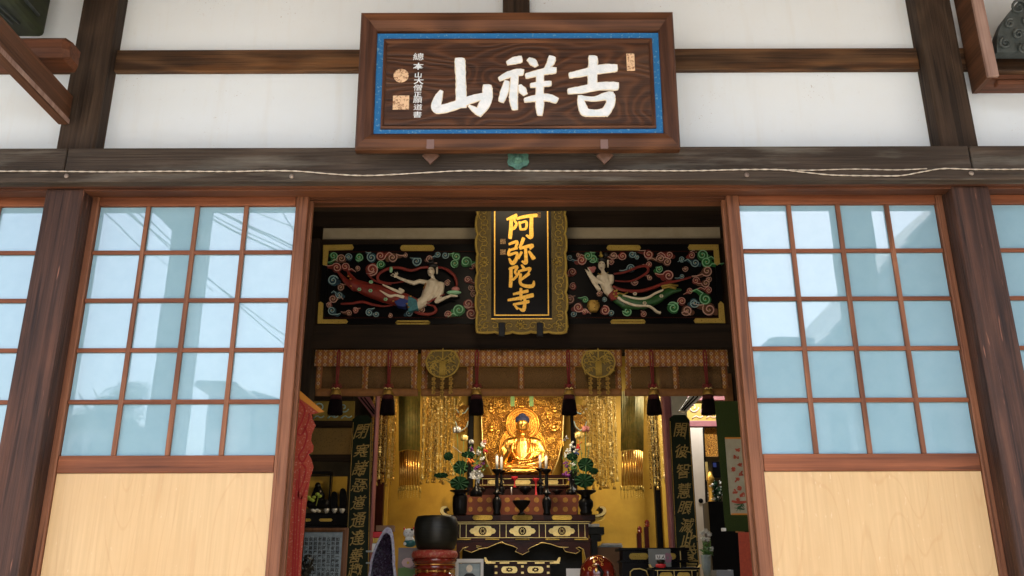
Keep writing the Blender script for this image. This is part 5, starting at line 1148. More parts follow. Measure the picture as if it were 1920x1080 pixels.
# ================================================================== MAIN OFFERING TABLE
Y1 = 5.0; f2 = VF(Y1); kk = f2.k(980, 990)
t = thing('offering_table', 'dark red lacquer altar table with curled gold ends, gold wheel plates and a curved apron', 'table', P(982, 1110, Y1))
mb = MB(); mb.rect(f2, 846, 965, 1116, 977, -.5, .03, .006); mb.rect(f2, 852, 977.2, 1110, 980.5, -.48, .0); mb.rect(f2, 858, 981, 1104, 1009, -.46, -.02); mb.rect(f2, 855, 1009.4, 1108, 1014, -.47, .0); part('top', mb, W['maroon'], t)
for s, x in ((-1, 848), (1, 1114)):
    mb = MB(); c = 1 if s > 0 else -1
    pts = [(x, 966), (x+s*6, 965), (x+s*14, 959), (x+s*13, 954), (x+s*8, 953), (x+s*10, 949.5), (x+s*17, 950), (x+s*22, 956), (x+s*22, 963), (x+s*17, 969), (x, 977)]
    mb.poly(f2, pts, -.3, .031); part('curled_end', mb, W['maroon'], t)
    mb = MB(); mb.brush(f2, [(x+s*11, 951.5, 1.5), (x+s*17, 953, 2.6), (x+s*19, 959, 3.2), (x+s*14, 965, 2.6), (x+s*3, 968, 1.6)], 2, .032, .038)
    part('gold_end', mb, W['goldpale'], t)
    mb = MB(); mb.poly(f2, [(x+s*2, 971), (x+s*20, 969), (x+s*20, 973), (x+s*12, 977.5), (x+s*2, 977.5)], .032, .040); part('gold_fitting', mb, W['goldfit'], t)
mb = MB()
for y in (978.6, 982): mb.rect(f2, 858-(3 if y < 980 else 0), y-.55, 1104+(3 if y < 980 else 0), y+.55, .001, .006)
mb.rect(f2, 862, 1007.6, 1100, 1008.4, -.018, .003)
for x in (862.5, 874, 937, 949, 1011, 1023, 1085, 1097): mb.rect(f2, x-.5, 983, x+.5, 1007.5, -.019, -.013)
part('gold_line', mb, W['goldpale'], t)
for x in (905, 979.5, 1053.5):
    mb = MB(); mb.poly(f2, [(x-25, 995.5), (x-22, 991), (x-17, 990), (x-15, 986.8), (x-10, 986), (x+10, 986), (x+15, 986.8), (x+17, 990), (x+22, 991), (x+25, 995.5), (x+22, 1000), (x+17, 1001), (x+15, 1004.2), (x+10, 1005), (x-10, 1005), (x-15, 1004.2), (x-17, 1001), (x-22, 1000)], -.018, -.010)
    part('gilt_plate', mb, W['goldpale'], t)
    mb = MB(); c_ = f2.pt(*f2.uv(x, 995.5), -.006); mb.tube([c_+Vector((6.3*kk*cos(a), 0, 6.3*kk*sin(a))) for a in [i*pi/12 for i in range(25)]], 1.1*kk, 5, cap=False)
    for a in range(8): mb.tube([c_, c_+Vector((7.4*kk*cos(a*pi/4), 0, 7.4*kk*sin(a*pi/4)))], .75*kk, 5)
    mb.ball(c_, 2.2*kk, 8, 5); part('wheel_emblem', mb, W['maroon'], t)
    mb = MB(); mb.poly(f2, pill(x-19, x+19, 966.5, 975.5, 4), .031, .038); part('gold_fitting', mb, W['goldfit'], t)
for x in (870, 923, 979.5, 1036, 1090): mb = MB(); mb.rect(f2, x-13, 1010, x+13, 1012.5, .001, .008, .001); part('gold_fitting', mb, W['goldfit'], t)
apr = [(856, 1014.5), (1107, 1014.5), (1107, 1110), (1098, 1110), (1098, 1048), (1094, 1030), (1086, 1026), (1080, 1027), (1088, 1033), (1080, 1038), (1060, 1034), (1056, 1028), (1066, 1026), (1050, 1026), (1032, 1020), (1016, 1017), (1008, 1021), (996, 1026), (990, 1030), (992, 1034), (979.5, 1040), (966, 1034), (970, 1028), (962, 1024), (948, 1020), (941, 1016), (930, 1020), (914, 1027), (900, 1029), (893, 1026), (903, 1024), (893, 1023), (898, 1030), (884, 1036), (870, 1031), (878, 1025), (868, 1028), (862, 1036), (861, 1110), (854, 1110)]
mb = MB(); mb.poly(f2, apr, -.03, -.004); part('apron', mb, W['maroon'], t)
mb = MB(); mb.tube([f2.pt(*f2.uv(*p), -.002) for p in apr[4:38]], .75*kk, 5); part('apron_line', mb, W['goldpale'], t)
mb = MB(); mb.rect(f2, 862, 1016, 1098, 1120, -.46, -.40); part('back_board', mb, W['blackmat'], t)
# cloth covered step on the table
t = thing('cloth_covered_step', 'low step wrapped in dark red cloth with rows of gold discs on the altar table', 'altar step', P(976, 965, 5.15))
f2 = VF(5.15); mb = MB(); mb.poly(f2, [(868, 928), (1086, 928), (1082, 965.5), (873, 965.5)], -.3, .0); part('cloth', mb, W['cloth'], t)
kq = f2.k(976, 945); gd = mat('dull_gold_disc', (.38, .20, .03), (.25, .10, .02), .6, .2, 90)
for i, x in enumerate((882, 900, 917, 951, 970, 988, 1006, 1041, 1060, 1077)):
    for y in (937.5, 955): mb = MB(); u, v = f2.uv(x, y); mb.polyuv(f2, [(u+5*kq*cos(a)*(.8 if x in (882, 1077) else 1), v+4.8*kq*sin(a)) for a in [j*pi/8 for j in range(16)]], .001, .003); part('gold_disc', mb, gd, t)

# things standing on it
def standing(name, label, cat, x, y, Y, prof, m, group=None, seg=20):     # prof in pixels: (radius, height above y)
    f = VF(Y); kq = f.k(x, y); c = f.pt(*f.uv(x, y)); mb = MB(); mb.lathe([(r*kq, h*kq) for r, h in prof], c, seg)
    return solo(name, mb, W[m], label, cat, group), c, kq
for x, y, hh, Y, lab in ((931.5, 965, 86, 4.95, 'front left of the altar table'), (940, 930, 48, 5.3, 'behind the front left one'), (1025.5, 965, 86, 4.95, 'front right of the altar table'), (1013.5, 930, 52, 5.3, 'behind the front right one')):
    f = VF(Y); kq = f.k(x, y); c = f.pt(*f.uv(x, y)); t = thing('candlestick', 'black turned candlestick with a white candle, '+lab, 'candlestick', c, 'black candlesticks'); mb = MB(); s = hh/86
    mb.lathe([(r*kq*(.55+.45*s), h*kq*s) for r, h in ((0, 0), (7, 0), (7.5, 2), (6, 6), (8, 14), (9, 22), (8, 28), (4.5, 32), (3.6, 36), (8, 38), (8, 40), (4, 43), (3, 52), (3.8, 60), (3, 70), (4, 76), (9.5, 81), (10, 83.5), (9, 84), (1, 83))], c, 20); part('stem', mb, W['black'], t)
    mb = MB(); top = c+Vector((0, 0, 83.5*kq*s)); mb.lathe([(2.7*kq, 0), (2.7*kq, 25*kq), (1.5*kq, 26*kq), (0, 26.5*kq)], top, 12); mb.tube([top+Vector((0, 0, 26*kq)), top+Vector((.3*kq, 0, 29*kq))], .35*kq, 4); part('candle', mb, W['candle'], t)
standing('incense_burner', 'black lacquer footed bowl between the candlesticks', 'incense burner', 978, 965.5, 4.92, [(0, 0), (8, 0), (8, 2), (4, 5), (4, 8), (9, 13), (15, 20), (17.5, 25), (17.5, 26), (14, 25), (0, 22)], 'black')
standing('small_black_bowl', 'small black lacquer bowl on the cloth step at the left', 'bowl', 898, 928, 5.2, [(0, 0), (5, 0), (4, 2), (10, 5), (13, 9), (9, 14), (5, 16), (0, 16)], 'black')
standing('small_black_bowl', 'small black lacquer bowl on the cloth step at the centre', 'bowl', 985, 928, 5.2, [(0, 0), (5, 0), (4, 2), (10, 6), (13, 12), (11, 15), (0, 14)], 'black')
standing('small_black_vase', 'slim black vase on the cloth step at the right', 'vase', 1071, 928, 5.2, [(0, 0), (9, 0), (10, 4), (7, 8), (3.5, 12), (3, 40), (4, 44), (0, 44)], 'black')
standing('small_black_dish', 'low dark dish between the right candlesticks', 'dish', 1045, 928, 5.2, [(0, 0), (6, 0), (5, 2), (9, 5), (11, 8), (0, 7)], 'black')
standing('red_cup', 'bright red footed cup in front of the statue dais at the left', 'cup', 965, 914, 5.35, [(0, 0), (4, 0), (1.2, 3), (1.2, 12), (5, 15), (6.5, 18), (6, 20), (0, 19)], 'flred')
standing('red_cup', 'tall bright red footed cup beside the right candlesticks', 'cup', 1005, 930, 5.2, [(0, 0), (5, 0), (1.6, 4), (1.2, 18), (2, 26), (6, 30), (6.5, 32), (0, 31)], 'flred')
standing('small_candle', 'tiny white stub candle on the cloth step', 'candle', 959, 928, 5.2, [(0, 0), (1, 0), (1, 14), (0, 15)], 'candle')
for x, lab, sx in ((862, 'tall black vase holding dark green lotus leaves at the left end of the altar table', -1), (1099, 'tall black vase holding dark green lotus leaves at the right end of the altar table', 1)):
    Y = 4.95; f = VF(Y); kq = f.k(x, 965); c = f.pt(*f.uv(x, 965)); t = thing('lotus_vase', lab, 'vase', c, 'black vases with lotus leaves')
    mb = MB()
    prof = ((0, 0), (12, 0), (12, 2), (13, 4), (14, 20), (14, 32), (11, 37), (11, 40), (19, 43), (19.5, 44.5), (10, 43), (0, 41)) if sx < 0 else ((0, 0), (10, 0), (12, 3), (10, 8), (14, 16), (14, 24), (9, 30), (9, 36), (20, 42), (20.5, 44), (9, 42), (0, 40))
    mb.lathe([(r*kq, h*kq) for r, h in prof], c, 24); part('vase', mb, W['black'], t)
    def C(px, py, n=0): return f.pt(*f.uv(px, py), n*kq)
    lv = ((864, 877, 14, 13), (862, 907, 18, 13), (878, 854, 13, 6), (828, 893, 14, 5), (842, 858, 9, 8)) if sx < 0 else ((1098, 872, 15, 13), (1095, 902, 19, 13), (1072, 858, 11, 7), (1112, 885, 9, 6))
    for i, (px, py, a, b) in enumerate(lv):
        mb = MB(); n = 5+i*3; c0 = C(px, py, n); ring = []
        mid = mb.b.verts.new(c0-Vector((0, .6*kq, 0)))
        for j in range(20): an = j*pi/10; q = 1+.06*sin(an*7+i); ring.append(mb.b.verts.new(c0+Vector((a*kq*cos(an)*q, (1.1 if j % 2 else -1.1)*kq-1.5*kq*sin(an), b*kq*sin(an)*q))))
        for j in range(20): mb.f([mid, ring[j], ring[(j+1) % 20]])
        bk = mb.b.verts.new(c0+Vector((0, 1.6*kq, 0)))
        for j in range(20): mb.f([bk, ring[(j+1) % 20], ring[j]], True)
        part('lotus_leaf', mb, W['leaf'], t)
        mb = MB(); mb.tube([c+Vector((0, 0, 42*kq)), (c+Vector((0, 0, 55*kq))).lerp(c0, .4), c0], .7*kq, 5); part('stalk', mb, W['leafl'], t)
    fl = ((857, 812, 'silver', 12), (870, 827, 'goldpale', 11), (884, 833, 'silver', 8), (820, 898, 'goldpale', 5)) if sx < 0 else ((1086, 823, 'goldpale', 13), (1098, 810, 'pink', 11), (1104, 838, 'goldpale', 7))
    for i, (px, py, m, s) in enumerate(fl):
        mb = MB(); c0 = C(px, py, 3)
        for j in range(9):
            an = j*.7+i; sp_ = .3+.5*(j % 3)/2; d = Vector((cos(an)*sp_, sin(an)*sp_*.6, .8)).normalized(); e = d.orthogonal().normalized(); g_ = d.cross(e)
            p0_, p1_, p2_ = c0, c0+d*s*.6*kq, c0+d*s*1.15*kq
            mb.f([mb.b.verts.new(p0_), mb.b.verts.new(p1_+g_*s*.32*kq), mb.b.verts.new(p2_), mb.b.verts.new(p1_-g_*s*.32*kq)], True)
            mb.ball(p1_, (s*.3*kq, s*.2*kq, s*.5*kq), 7, 5)
        part('lotus_flower', mb, W[m], t); mb = MB(); mb.tube([c+Vector((0, 0, 42*kq)), c0.lerp(c+Vector((0, 0, 60*kq)), .4), c0], .6*kq, 5); part('stalk', mb, W['leafl'], t)
    if sx < 0:
        mb = MB()
        for i in range(9): mb.ball(C(850+i*2.4, 838+i*1.9, 4), 1.3*kq, 6, 4)
        part('white_bead_stem', mb, W['silver'], t)
for x0, lab, seed in ((895, 'mixed bouquet of white, pink, purple and orange flowers left of the statue', 1), (1072, 'mixed bouquet of white and purple flowers right of the statue', 2)):
    Y = 5.25; f = VF(Y); kq = f.k(x0, 860); q = random.Random(seed); t = thing('flower_bouquet', lab, 'flowers', f.pt(*f.uv(x0, 928)), 'bouquets beside the statue')
    mb = MB(); mb.lathe([(r*kq, h*kq) for r, h in ((0, 0), (8, 0), (11, 5), (9, 10), (4, 14), (3.5, 24), (5, 28), (0, 27))], f.pt(*f.uv(x0, 928)), 18); part('vase', mb, W['black'], t)
    mb = MB()
    for i in range(16): mb.tube([f.pt(*f.uv(x0+q.uniform(-1, 1), 902)), f.pt(*f.uv(x0+q.uniform(-14, 14), q.uniform(838, 880)), q.uniform(-.05, .05))], .5*kq, 4)
    for i in range(55):
        c0 = f.pt(*f.uv(x0+q.gauss(0, 9), q.uniform(845, 898)), q.uniform(-.06, .04)); d = Vector((q.uniform(-1, 1), q.uniform(-.5, .5), q.uniform(-.4, 1))).normalized(); e = d.cross(Vector((0, 1, 0))).normalized()
        mb.f([mb.b.verts.new(c0), mb.b.verts.new(c0+d*3*kq+e*1.2*kq), mb.b.verts.new(c0+d*6*kq), mb.b.verts.new(c0+d*3*kq-e*1.2*kq)])
    part('leaves', mb, W['leafl'], t)
    blo = ((897, 848, 'silver', 6), (905, 836, 'white', 5), (900, 842, 'leafl', 5), (884, 843, 'purple', 5), (911, 846, 'flred', 4), (888, 851, 'silver', 5), (905, 862, 'white', 4), (882, 868, 'orange', 7), (877, 862, 'orange', 5), (898, 876, 'purple', 5), (893, 881, 'purple', 5), (906, 870, 'purple', 3), (909, 830, 'pink', 4)) if seed == 1 else \
        ((1066, 848, 'white', 6), (1072, 836, 'white', 6), (1078, 846, 'silver', 6), (1060, 856, 'white', 4), (1068, 860, 'silver', 5), (1084, 841, 'flred', 5), (1086, 832, 'orange', 4), (1062, 876, 'purple', 4), (1060, 868, 'purple', 4), (1074, 872, 'white', 4), (1078, 880, 'leafl', 5), (1080, 852, 'blue', 5), (1063, 822, 'silver', 3), (1057, 826, 'silver', 3), (1064, 893, 'purple', 8))
    for px, py, m, s in blo:
        mb = MB(); c0 = f.pt(*f.uv(px, py), .05)
        for j in range(12): mb.ball(c0+Vector((q.gauss(0, .45)*s*kq, q.gauss(0, .2)*s*kq, q.gauss(0, .45)*s*kq)), s*.34*kq, 6, 4)
        part('bloom', mb, W[m], t)
f = VF(4.9); c0 = f.pt(*f.uv(893, 893)); kq = f.k(893, 893); t = thing('silver_lotus', 'open silver white lotus flower on a short black holder at the left of the candlesticks', 'flower', c0)
for j in range(13):
    an = j*.483; d = Vector((cos(an)*.8, -.4*(j % 2), .5*sin(an)+.25)).normalized(); g_ = d.cross(Vector((0, 1, 0))).normalized(); mb = MB(); s = 14
    mid = c0+d*s*.55*kq+Vector((0, -2*kq, 0)); mb.f([mb.b.verts.new(c0), mb.b.verts.new(mid+g_*4*kq), mb.b.verts.new(c0+d*s*kq), mb.b.verts.new(mid-g_*4*kq)], True); mb.ball(c0+d*s*.5*kq, (3.2*kq, 1.2*kq, 3.2*kq), 8, 5); part('petal', mb, W['silver'], t)
mb = MB(); mb.lathe([(0, -37*kq), (11*kq, -37*kq), (12*kq, -30*kq), (8*kq, -24*kq), (3*kq, -18*kq), (2.5*kq, -6*kq), (0, -5*kq)], c0, 16); part('holder', mb, W['black'], t)

# small front table
t = thing('small_offering_table', 'small dark altar table with upturned gold ends in front of the larger one', 'table', P(980, 1110, 4.6))
f2 = VF(4.6); kk = f2.k(980, 1060); mb = MB(); mb.rect(f2, 913, 1053, 1046, 1058, -.3, .0, .003); mb.rect(f2, 926, 1058.3, 1032, 1078, -.28, -.02); mb.rect(f2, 926, 1078.2, 1032, 1082, -.28, -.005); mb.rect(f2, 930, 1082.3, 1028, 1130, -.26, -.03); part('body', mb, W['maroon'], t)
for s, x in ((-1, 921), (1, 1038)):
    mb = MB(); mb.poly(f2, [(x, 1053), (x+s*6, 1052), (x+s*10, 1045), (x+s*13, 1045), (x+s*12, 1053), (x+s*6, 1056), (x, 1056)], -.1, .002); part('gold_end', mb, W['goldpale'], t)
mb = MB(); mb.rect(f2, 912, 1051.8, 1047, 1052.8, -.002, .004)
for x in (920, 946, 979, 1012, 1040): mb.rect(f2, x-9, 1054.2, x+9, 1056.8, .001, .005)
for x in (930, 979.5, 1028): mb.rect(f2, x-2.5, 1060, x+2.5, 1064, -.019, -.012); mb.rect(f2, x-2.5, 1072, x+2.5, 1076, -.019, -.012)
part('gold_fitting', mb, W['goldpale'], t)
for x in (955, 1004):
    mb = MB(); mb.poly(f2, pill(x-15, x+15, 1062, 1074.5, 4.5), -.019, -.012); part('gilt_plate', mb, W['goldpale'], t)
    mb = MB(); c_ = f2.pt(*f2.uv(x, 1068), -.01)
    for a in range(7): mb.ball(c_+Vector((4.5*kk*cos(a*.9), 0, 2.6*kk*sin(a*.9))), (2*kk, .6*kk, 1.6*kk), 6, 4)
    part('emblem', mb, W['maroon'], t)

# ================================================================== FOREGROUND OBJECTS IN THE HALL
Y = 3.0; f = VF(Y); kk = f.k(817, 1000); c = f.pt(*f.uv(817, 1033))
t = thing('singing_bowl', 'large dark bronze singing bowl resting on a red brocade cushion', 'singing bowl', c); mb = MB()
mb.lathe([(0, 0), (28*kk, 0), (35*kk, 4*kk), (39*kk, 16*kk), (41.5*kk, 32*kk), (41*kk, 48*kk), (38*kk, 58*kk), (36*kk, 62*kk), (34*kk, 62.5*kk), (34*kk, 58*kk), (36*kk, 40*kk), (30*kk, 8*kk), (0, 6*kk)], c, 40); part('bowl', mb, W['ring'], t)
c = f.pt(*f.uv(815, 1047)); mb = MB(); mb.lathe([(0, -1*kk), (38*kk, -1*kk), (42.5*kk, 2*kk), (43*kk, 8*kk), (40*kk, 13*kk), (30*kk, 15*kk), (0, 14*kk)], c, 36); solo('round_cushion', mb, W['cushion'], 'round red brocade cushion under the dark bronze singing bowl', 'cushion')
c = f.pt(*f.uv(815, 1046)); t = thing('red_lacquer_stand', 'glossy red lacquer drum shaped stand with gold rings under the singing bowl', 'stand', c-Vector((0, 0, 75*kk)))
mb = MB(); mb.lathe([(40*kk, -1.5*kk), (42*kk, -4*kk), (40*kk, -8*kk), (36*kk, -12*kk), (36*kk, -14*kk), (40*kk, -17*kk), (36*kk, -21*kk), (33*kk, -22*kk), (33*kk, -26*kk), (38*kk, -30*kk), (44*kk, -36*kk), (46*kk, -50*kk), (40*kk, -75*kk)], c, 40); part('drum', mb, W['redlac'], t)
mb = MB()
for h, r in ((-12.5, 36.6), (-24, 33.8)): mb.tube([c+Vector((r*kk*cos(a), r*kk*sin(a), h*kk)) for a in [i*pi/20 for i in range(41)]], 1.1*kk, 6, cap=False)
for a in range(12): an = a*pi/6+.2; mb.lathe([(0, -2.6*kk), (2.6*kk, -2.6*kk), (2.6*kk, 2.6*kk), (0, 2.6*kk)], c+Vector((33*kk*cos(an), 33*kk*sin(an), -24*kk)), 10); mb.tube([c+Vector((38*kk*cos(an+.2*j-.2), 38*kk*sin(an+.2*j-.2), (-31-3*abs(sin(j*1.5)))*kk)) for j in range(5)], .8*kk, 5)
part('gold_ring', mb, W['gold'], t)
# amethyst geode
Y = 2.6; f = VF(Y); kk = f.k(715, 1040); t = thing('amethyst_geode', 'tall pointed amethyst geode with purple crystals inside a pale rough rim', 'geode', f.pt(*f.uv(715, 1110)))
rimx = [(727, 988), (734, 993), (738, 1005), (740, 1030), (741, 1060), (742, 1110), (690, 1110), (692, 1070), (696, 1046), (704, 1022), (714, 1003), (721, 992)]
mb = MB(); pts = catmull([p for p in rimx]+[rimx[0]], 4)[:-1]; back = [(715+(x-715)*.8, 1050+(y-1050)*.85) for x, y in pts]
A = [mb.b.verts.new(f.pt(*f.uv(x+R.uniform(-.5, .5), y+R.uniform(-.5, .5)), .0)) for x, y in pts]; Bk = [mb.b.verts.new(f.pt(*f.uv(*p), -.16)) for p in back]
inn = [mb.b.verts.new(f.pt(*f.uv(717+(x-717)*.80, 1056+(y-1056)*.84), .006)) for x, y in pts]; n = len(pts)
for i in range(n): j = (i+1) % n; mb.f([A[i], A[j], inn[j], inn[i]]); mb.f([Bk[i], Bk[j], A[j], A[i]])
mb.f(Bk); part('rind', mb, W['geode'], t)
mb = MB()
for i in range(520):
    y = R.uniform(1000, 1108); w_ = .75*(1 if y > 1050 else ((y-986)/64)**.8)
    cx = 717+(8 if y < 1010 else 3 if y < 1040 else 0); x = cx+R.uniform(-1, 1)*24*w_; p = f.pt(*f.uv(x, y), -.03-.04*(1-abs(x-cx)/26)+R.uniform(0, .01)); d = Vector((R.uniform(-.5, .5), -1, R.uniform(-.5, .5))).normalized(); mb.lathe([(1.5*kk, -.012), (1.5*kk, .006), (0, .006+1.6*kk)], p, 5, d, smooth=False)
part('crystals', mb, W['amethyst'], t)
# framed monk photo, lotus card, cat figurine and small boxes
t = thing('framed_photo', 'white framed photo of an elderly person in dark robes propped before the altar', 'picture', P(880, 1090, 3.6)); f = VF(3.6)
mitre(f, (f.uv(853, 1110)[0], f.uv(880, 1110)[1], f.uv(906, 1110)[0], f.uv(880, 1048)[1]), (f.uv(859, 1110)[0], f.uv(880, 1106)[1], f.uv(900, 1110)[0], f.uv(880, 1056)[1]), [(0, -.02), (0, .01), (.8, .012), (1, .002), (1, -.02)], (W['paper'], W['paper']), t, 'frame')
mb = MB(); mb.rect(f, 859.5, 1057, 899.5, 1106, -.012, -.008); part('picture', mb, W['greyblue'], t)
mb = MB(); kk = f.k(880, 1070); mb.polyuv(f, [(f.uv(880, 1070)[0]+6*kk*cos(a), f.uv(880, 1066)[1]+7*kk*sin(a)) for a in [i*pi/8 for i in range(16)]], -.007, -.005); part('printed_head', mb, W['skin'], t)
mb = MB(); mb.poly(f, [(862, 1106), (865, 1085), (874, 1075), (886, 1075), (895, 1083), (898, 1106)], -.0075, -.006); part('printed_robe', mb, W['ink'], t)
t = thing('lotus_card', 'card printed with a pale pink lotus above green leaves', 'card', P(762, 1085, 3.3)); f = VF(3.3); mb = MB(); mb.rect(f, 746, 1027, 783, 1090, -.006, .0); part('card', mb, mat('purplish_print', (.16, .13, .14), (.22, .19, .18), .5, ns=6), t)
mb = MB(); u, v = f.uv(765, 1055); kk = f.k(765, 1055)
for a in range(10): mb.polyuv(f, [(u+kk*(7*cos(a*.628)+5*cos(b)), v+kk*(5*sin(a*.628)+4*sin(b))) for b in [i*pi/5 for i in range(10)]], .001, .0022+a*.0001)
part('printed_flower', mb, mat('pale_pink_print', (.55, .38, .38), None, .6), t)
mb = MB(); mb.polyuv(f, [(u+2.5*kk*cos(b), v+2.5*kk*sin(b)) for b in [i*pi/5 for i in range(10)]], .003, .005); part('printed_seed_head', mb, W['goldfit'], t)
mb = MB(); mb.poly(f, [(746.5, 1066), (760, 1063), (772, 1068), (782.5, 1064), (782.5, 1089), (746.5, 1089)], .001, .002); part('printed_leaves', mb, W['pictgreen'], t)
t = thing('cat_figurine', 'small white cat figurine with red ears and teal base half hidden by the bronze bowl', 'figurine', P(768, 1026, 3.35)); f = VF(3.35); kk = f.k(768, 1005)
g0 = lambda x, y, n=0: f.pt(*f.uv(x, y), n*kk)
mb = blob([('b', g0(767, 1000), (11*kk, 8*kk, 9*kk)), ('l', [g0(760, 995), g0(757.5, 989)], [3*kk, 1*kk]), ('l', [g0(774, 995), g0(777, 988)], [3*kk, 1*kk]), ('b', g0(768, 1012), (9*kk, 7*kk, 7*kk))], kk, 1); part('body', mb, W['white'], t)
mb = MB(); mb.ball(g0(758.3, 991.5, 2), (1.8*kk, 1.2*kk, 2.4*kk)); mb.ball(g0(776, 990.5, 2), (1.8*kk, 1.2*kk, 2.4*kk)); part('inner_ear', mb, W['flred'], t)
mb = MB(); mb.ball(g0(769, 1018), (12.5*kk, 8.5*kk, 8*kk)); part('coat', mb, W['catteal'], t); mb = MB(); mb.ball(g0(760, 1020, 8), (3*kk, 1*kk, 3*kk)); part('coin', mb, W['paper'], t)
mb = MB()
for x in (763, 770): mb.tube([g0(x-1.5, 1000, 8.2), g0(x, 999, 8.4), g0(x+1.5, 1000, 8.2)], .35*kk, 4)
mb.ball(g0(773, 993.5, 5), (3*kk, 1.4*kk, 1.6*kk)); mb.tube([g0(765, 1003.5, 8), g0(766.5, 1004.5, 8.2), g0(768, 1003.5, 8)], .35*kk, 4); part('face_mark', mb, W['black'], t)
f = VF(3.4)
for x0, y0, x1, y1, m, lab, nm in ((705, 985, 738, 996, 'cardboard', 'tan patterned box lid behind the geode tip', 'box'), (699, 997, 722, 1008, 'flred', 'small red and white packet behind the geode', 'packet'), (699, 1009, 716, 1018, 'goldfit', 'small tan dish behind the geode', 'dish'), (697, 1019, 712, 1035, 'paper', 'small white box behind the geode', 'box'), (686, 1032, 697, 1035, 'greyblue', 'pale grey shelf edge beside the left couplet board', 'shelf'), (686, 1054, 697, 1057, 'greyblue', 'lower pale grey shelf edge beside the left couplet board', 'shelf')):
    mb = MB(); mb.rect(f, x0, y0, x1, y1, -.1, .0, .003); solo('small_'+nm, mb, W[m], lab, nm)
# wooden fish drum on the right
Y = 3.2; f = VF(Y); kk = f.k(1120, 1070); c = f.pt(*f.uv(1121, 1078)); t = thing('wooden_fish', 'round red lacquer wooden fish drum with gold carved scrolls', 'drum', c-Vector((0, 0, 36*kk)))
mb = MB(); mb.ball(c, (34*kk, 30*kk, 36*kk), 30, 16); part('body', mb, W['redlac'], t)
mb = MB()
def sph(x, y): d = Vector(((x-1121)/34, 0, -(y-1078)/36)); q = 1-d.x**2-d.z**2; return c+Vector((d.x*34*kk, -30*kk*sqrt(max(q, 0)), d.z*36*kk))
for cx, cy, r, a0 in ((1126, 1051, 5, 0), (1117, 1050, 6, 2), (1105, 1067, 4, 1), (1112, 1062, 3, 3), (1127, 1060, 3, 4)):
    mb.tube([sph(cx+r*(1-.07*j)*cos(a0+j*.7), cy+r*(1-.07*j)*sin(a0+j*.7)) for j in range(11)], .8*kk, 5)
for s_ in (sph(1113, 1055), sph(1116, 1070)): mb.ball(s_, (3.6*kk, 1.2*kk, 4.5*kk), 8, 5)
mb.tube([sph(1093, 1066), sph(1095, 1070)], 1.2*kk, 5); part('gold_scroll', mb, W['gold'], t)
mb = MB(); mb.tube([sph(1119, 1060), sph(1122, 1068), sph(1127, 1074), sph(1123, 1084)], [2*kk, 4*kk, 3.4*kk, 2*kk], 8); part('slot', mb, W['black'], t)
mb = MB(); mb.rect(VF(3.6), 1062, 1066, 1091, 1110, -.01, 0, .001); solo('white_card', mb, W['paper'], 'plain off white card between the small table and the wooden fish', 'card')
# black desks, books, card, railing
f = VF(4.2); t = thing('lacquer_desk', 'long black lacquer desk with gold edged oval plates behind the card', 'desk', P(1225, 1100, 4.2)); mb = MB()
mb.rect(f, 1160, 1027, 1292, 1032, -.3, .01, .003); mb.rect(f, 1168, 1032.2, 1290, 1050, -.28, -.02); mb.rect(f, 1164, 1050.2, 1292, 1054, -.29, .0); mb.rect(f, 1168, 1054.2, 1290, 1120, -.28, -.02); part('body', mb, W['black'], t)
for x0, x1 in ((1180, 1216), (1250, 1268)): mb = MB(); mb.poly(f, pill(x0, x1, 1037, 1049, 5), -.019, -.012); part('gilt_plate', mb, W['goldfit'], t)
mb = MB(); mb.rect(f, 1275.6, 1032.5, 1277, 1050, -.019, -.01); mb.rect(f, 1276, 1054.5, 1277.3, 1080, -.019, -.01); mb.tube([f.pt(*f.uv(*p), -.01) for p in ((1182, 1080), (1182, 1072), (1188, 1067), (1200, 1066), (1212, 1070), (1216, 1080))], .006, 5); part('gold_line', mb, W['goldpale'], t)
f = VF(3.7); t = thing('lacquer_desk', 'nearer black lacquer desk with upturned gold corners and two ribbed gold plates', 'desk', P(1260, 1110, 3.7)); mb = MB()
mb.rect(f, 1222, 1064, 1312, 1068, -.3, .01, .003); mb.rect(f, 1228, 1068.3, 1308, 1120, -.28, -.01); part('body', mb, W['black'], t)
mb = MB(); mb.rect(f, 1228, 1068.8, 1306, 1069.8, -.008, -.002)
for x in (1233.5, 1264.5, 1298): mb.rect(f, x-.5, 1070, x+.5, 1090, -.009, -.003)
for s, x in ((-1, 1222), (1, 1310)): mb.poly(f, [(x-s*4, 1064), (x, 1063), (x+s*3, 1058), (x+s*5, 1058), (x+s*3, 1064)], -.05, .012)
part('gold_line', mb, W['goldpale'], t)
for x in (1249, 1282): mb = MB(); mb.poly(f, pill(x-12, x+12, 1073, 1090, 5), -.009, -.002); part('gilt_plate', mb, W['goldfit'], t)
t = thing('memorial_card', 'grey card with a pink flower print and black brush writing on a small stand', 'card', P(1237, 1062, 3.75)); f = VF(3.75); mb = MB(); mb.rect(f, 1216, 1029, 1258, 1063, -.006, .0); part('card', mb, mat('grey_card', (.14, .15, .14), (.18, .19, .18), .5, ns=5), t)
mb = MB(); u, v = f.uv(1252, 1046); kk = f.k(1240, 1046)
for a in range(7): mb.polyuv(f, [(u+kk*(5*cos(a*.9)+3.5*cos(b)), v+kk*(6*sin(a*.9)+3.5*sin(b))) for b in [i*pi/4 for i in range(8)]], .001, .002+.0001*a)
part('printed_flower', mb, mat('mauve_print', (.25, .11, .16), None, .6), t)
mb = MB(); mb.rect(f, 1229, 1040, 1247, 1049, .003, .006); part('label_slip', mb, W['paper'], t)
mb = MB()
for q in ((1232, 1042, 1234, 1047), (1237, 1042, 1236, 1047), (1241, 1047, 1245, 1041), (1243, 1044, 1246, 1048)): mb.brush(f, [(q[0], q[1], .7), (q[2], q[3], .5)], .6, .0062, .007)
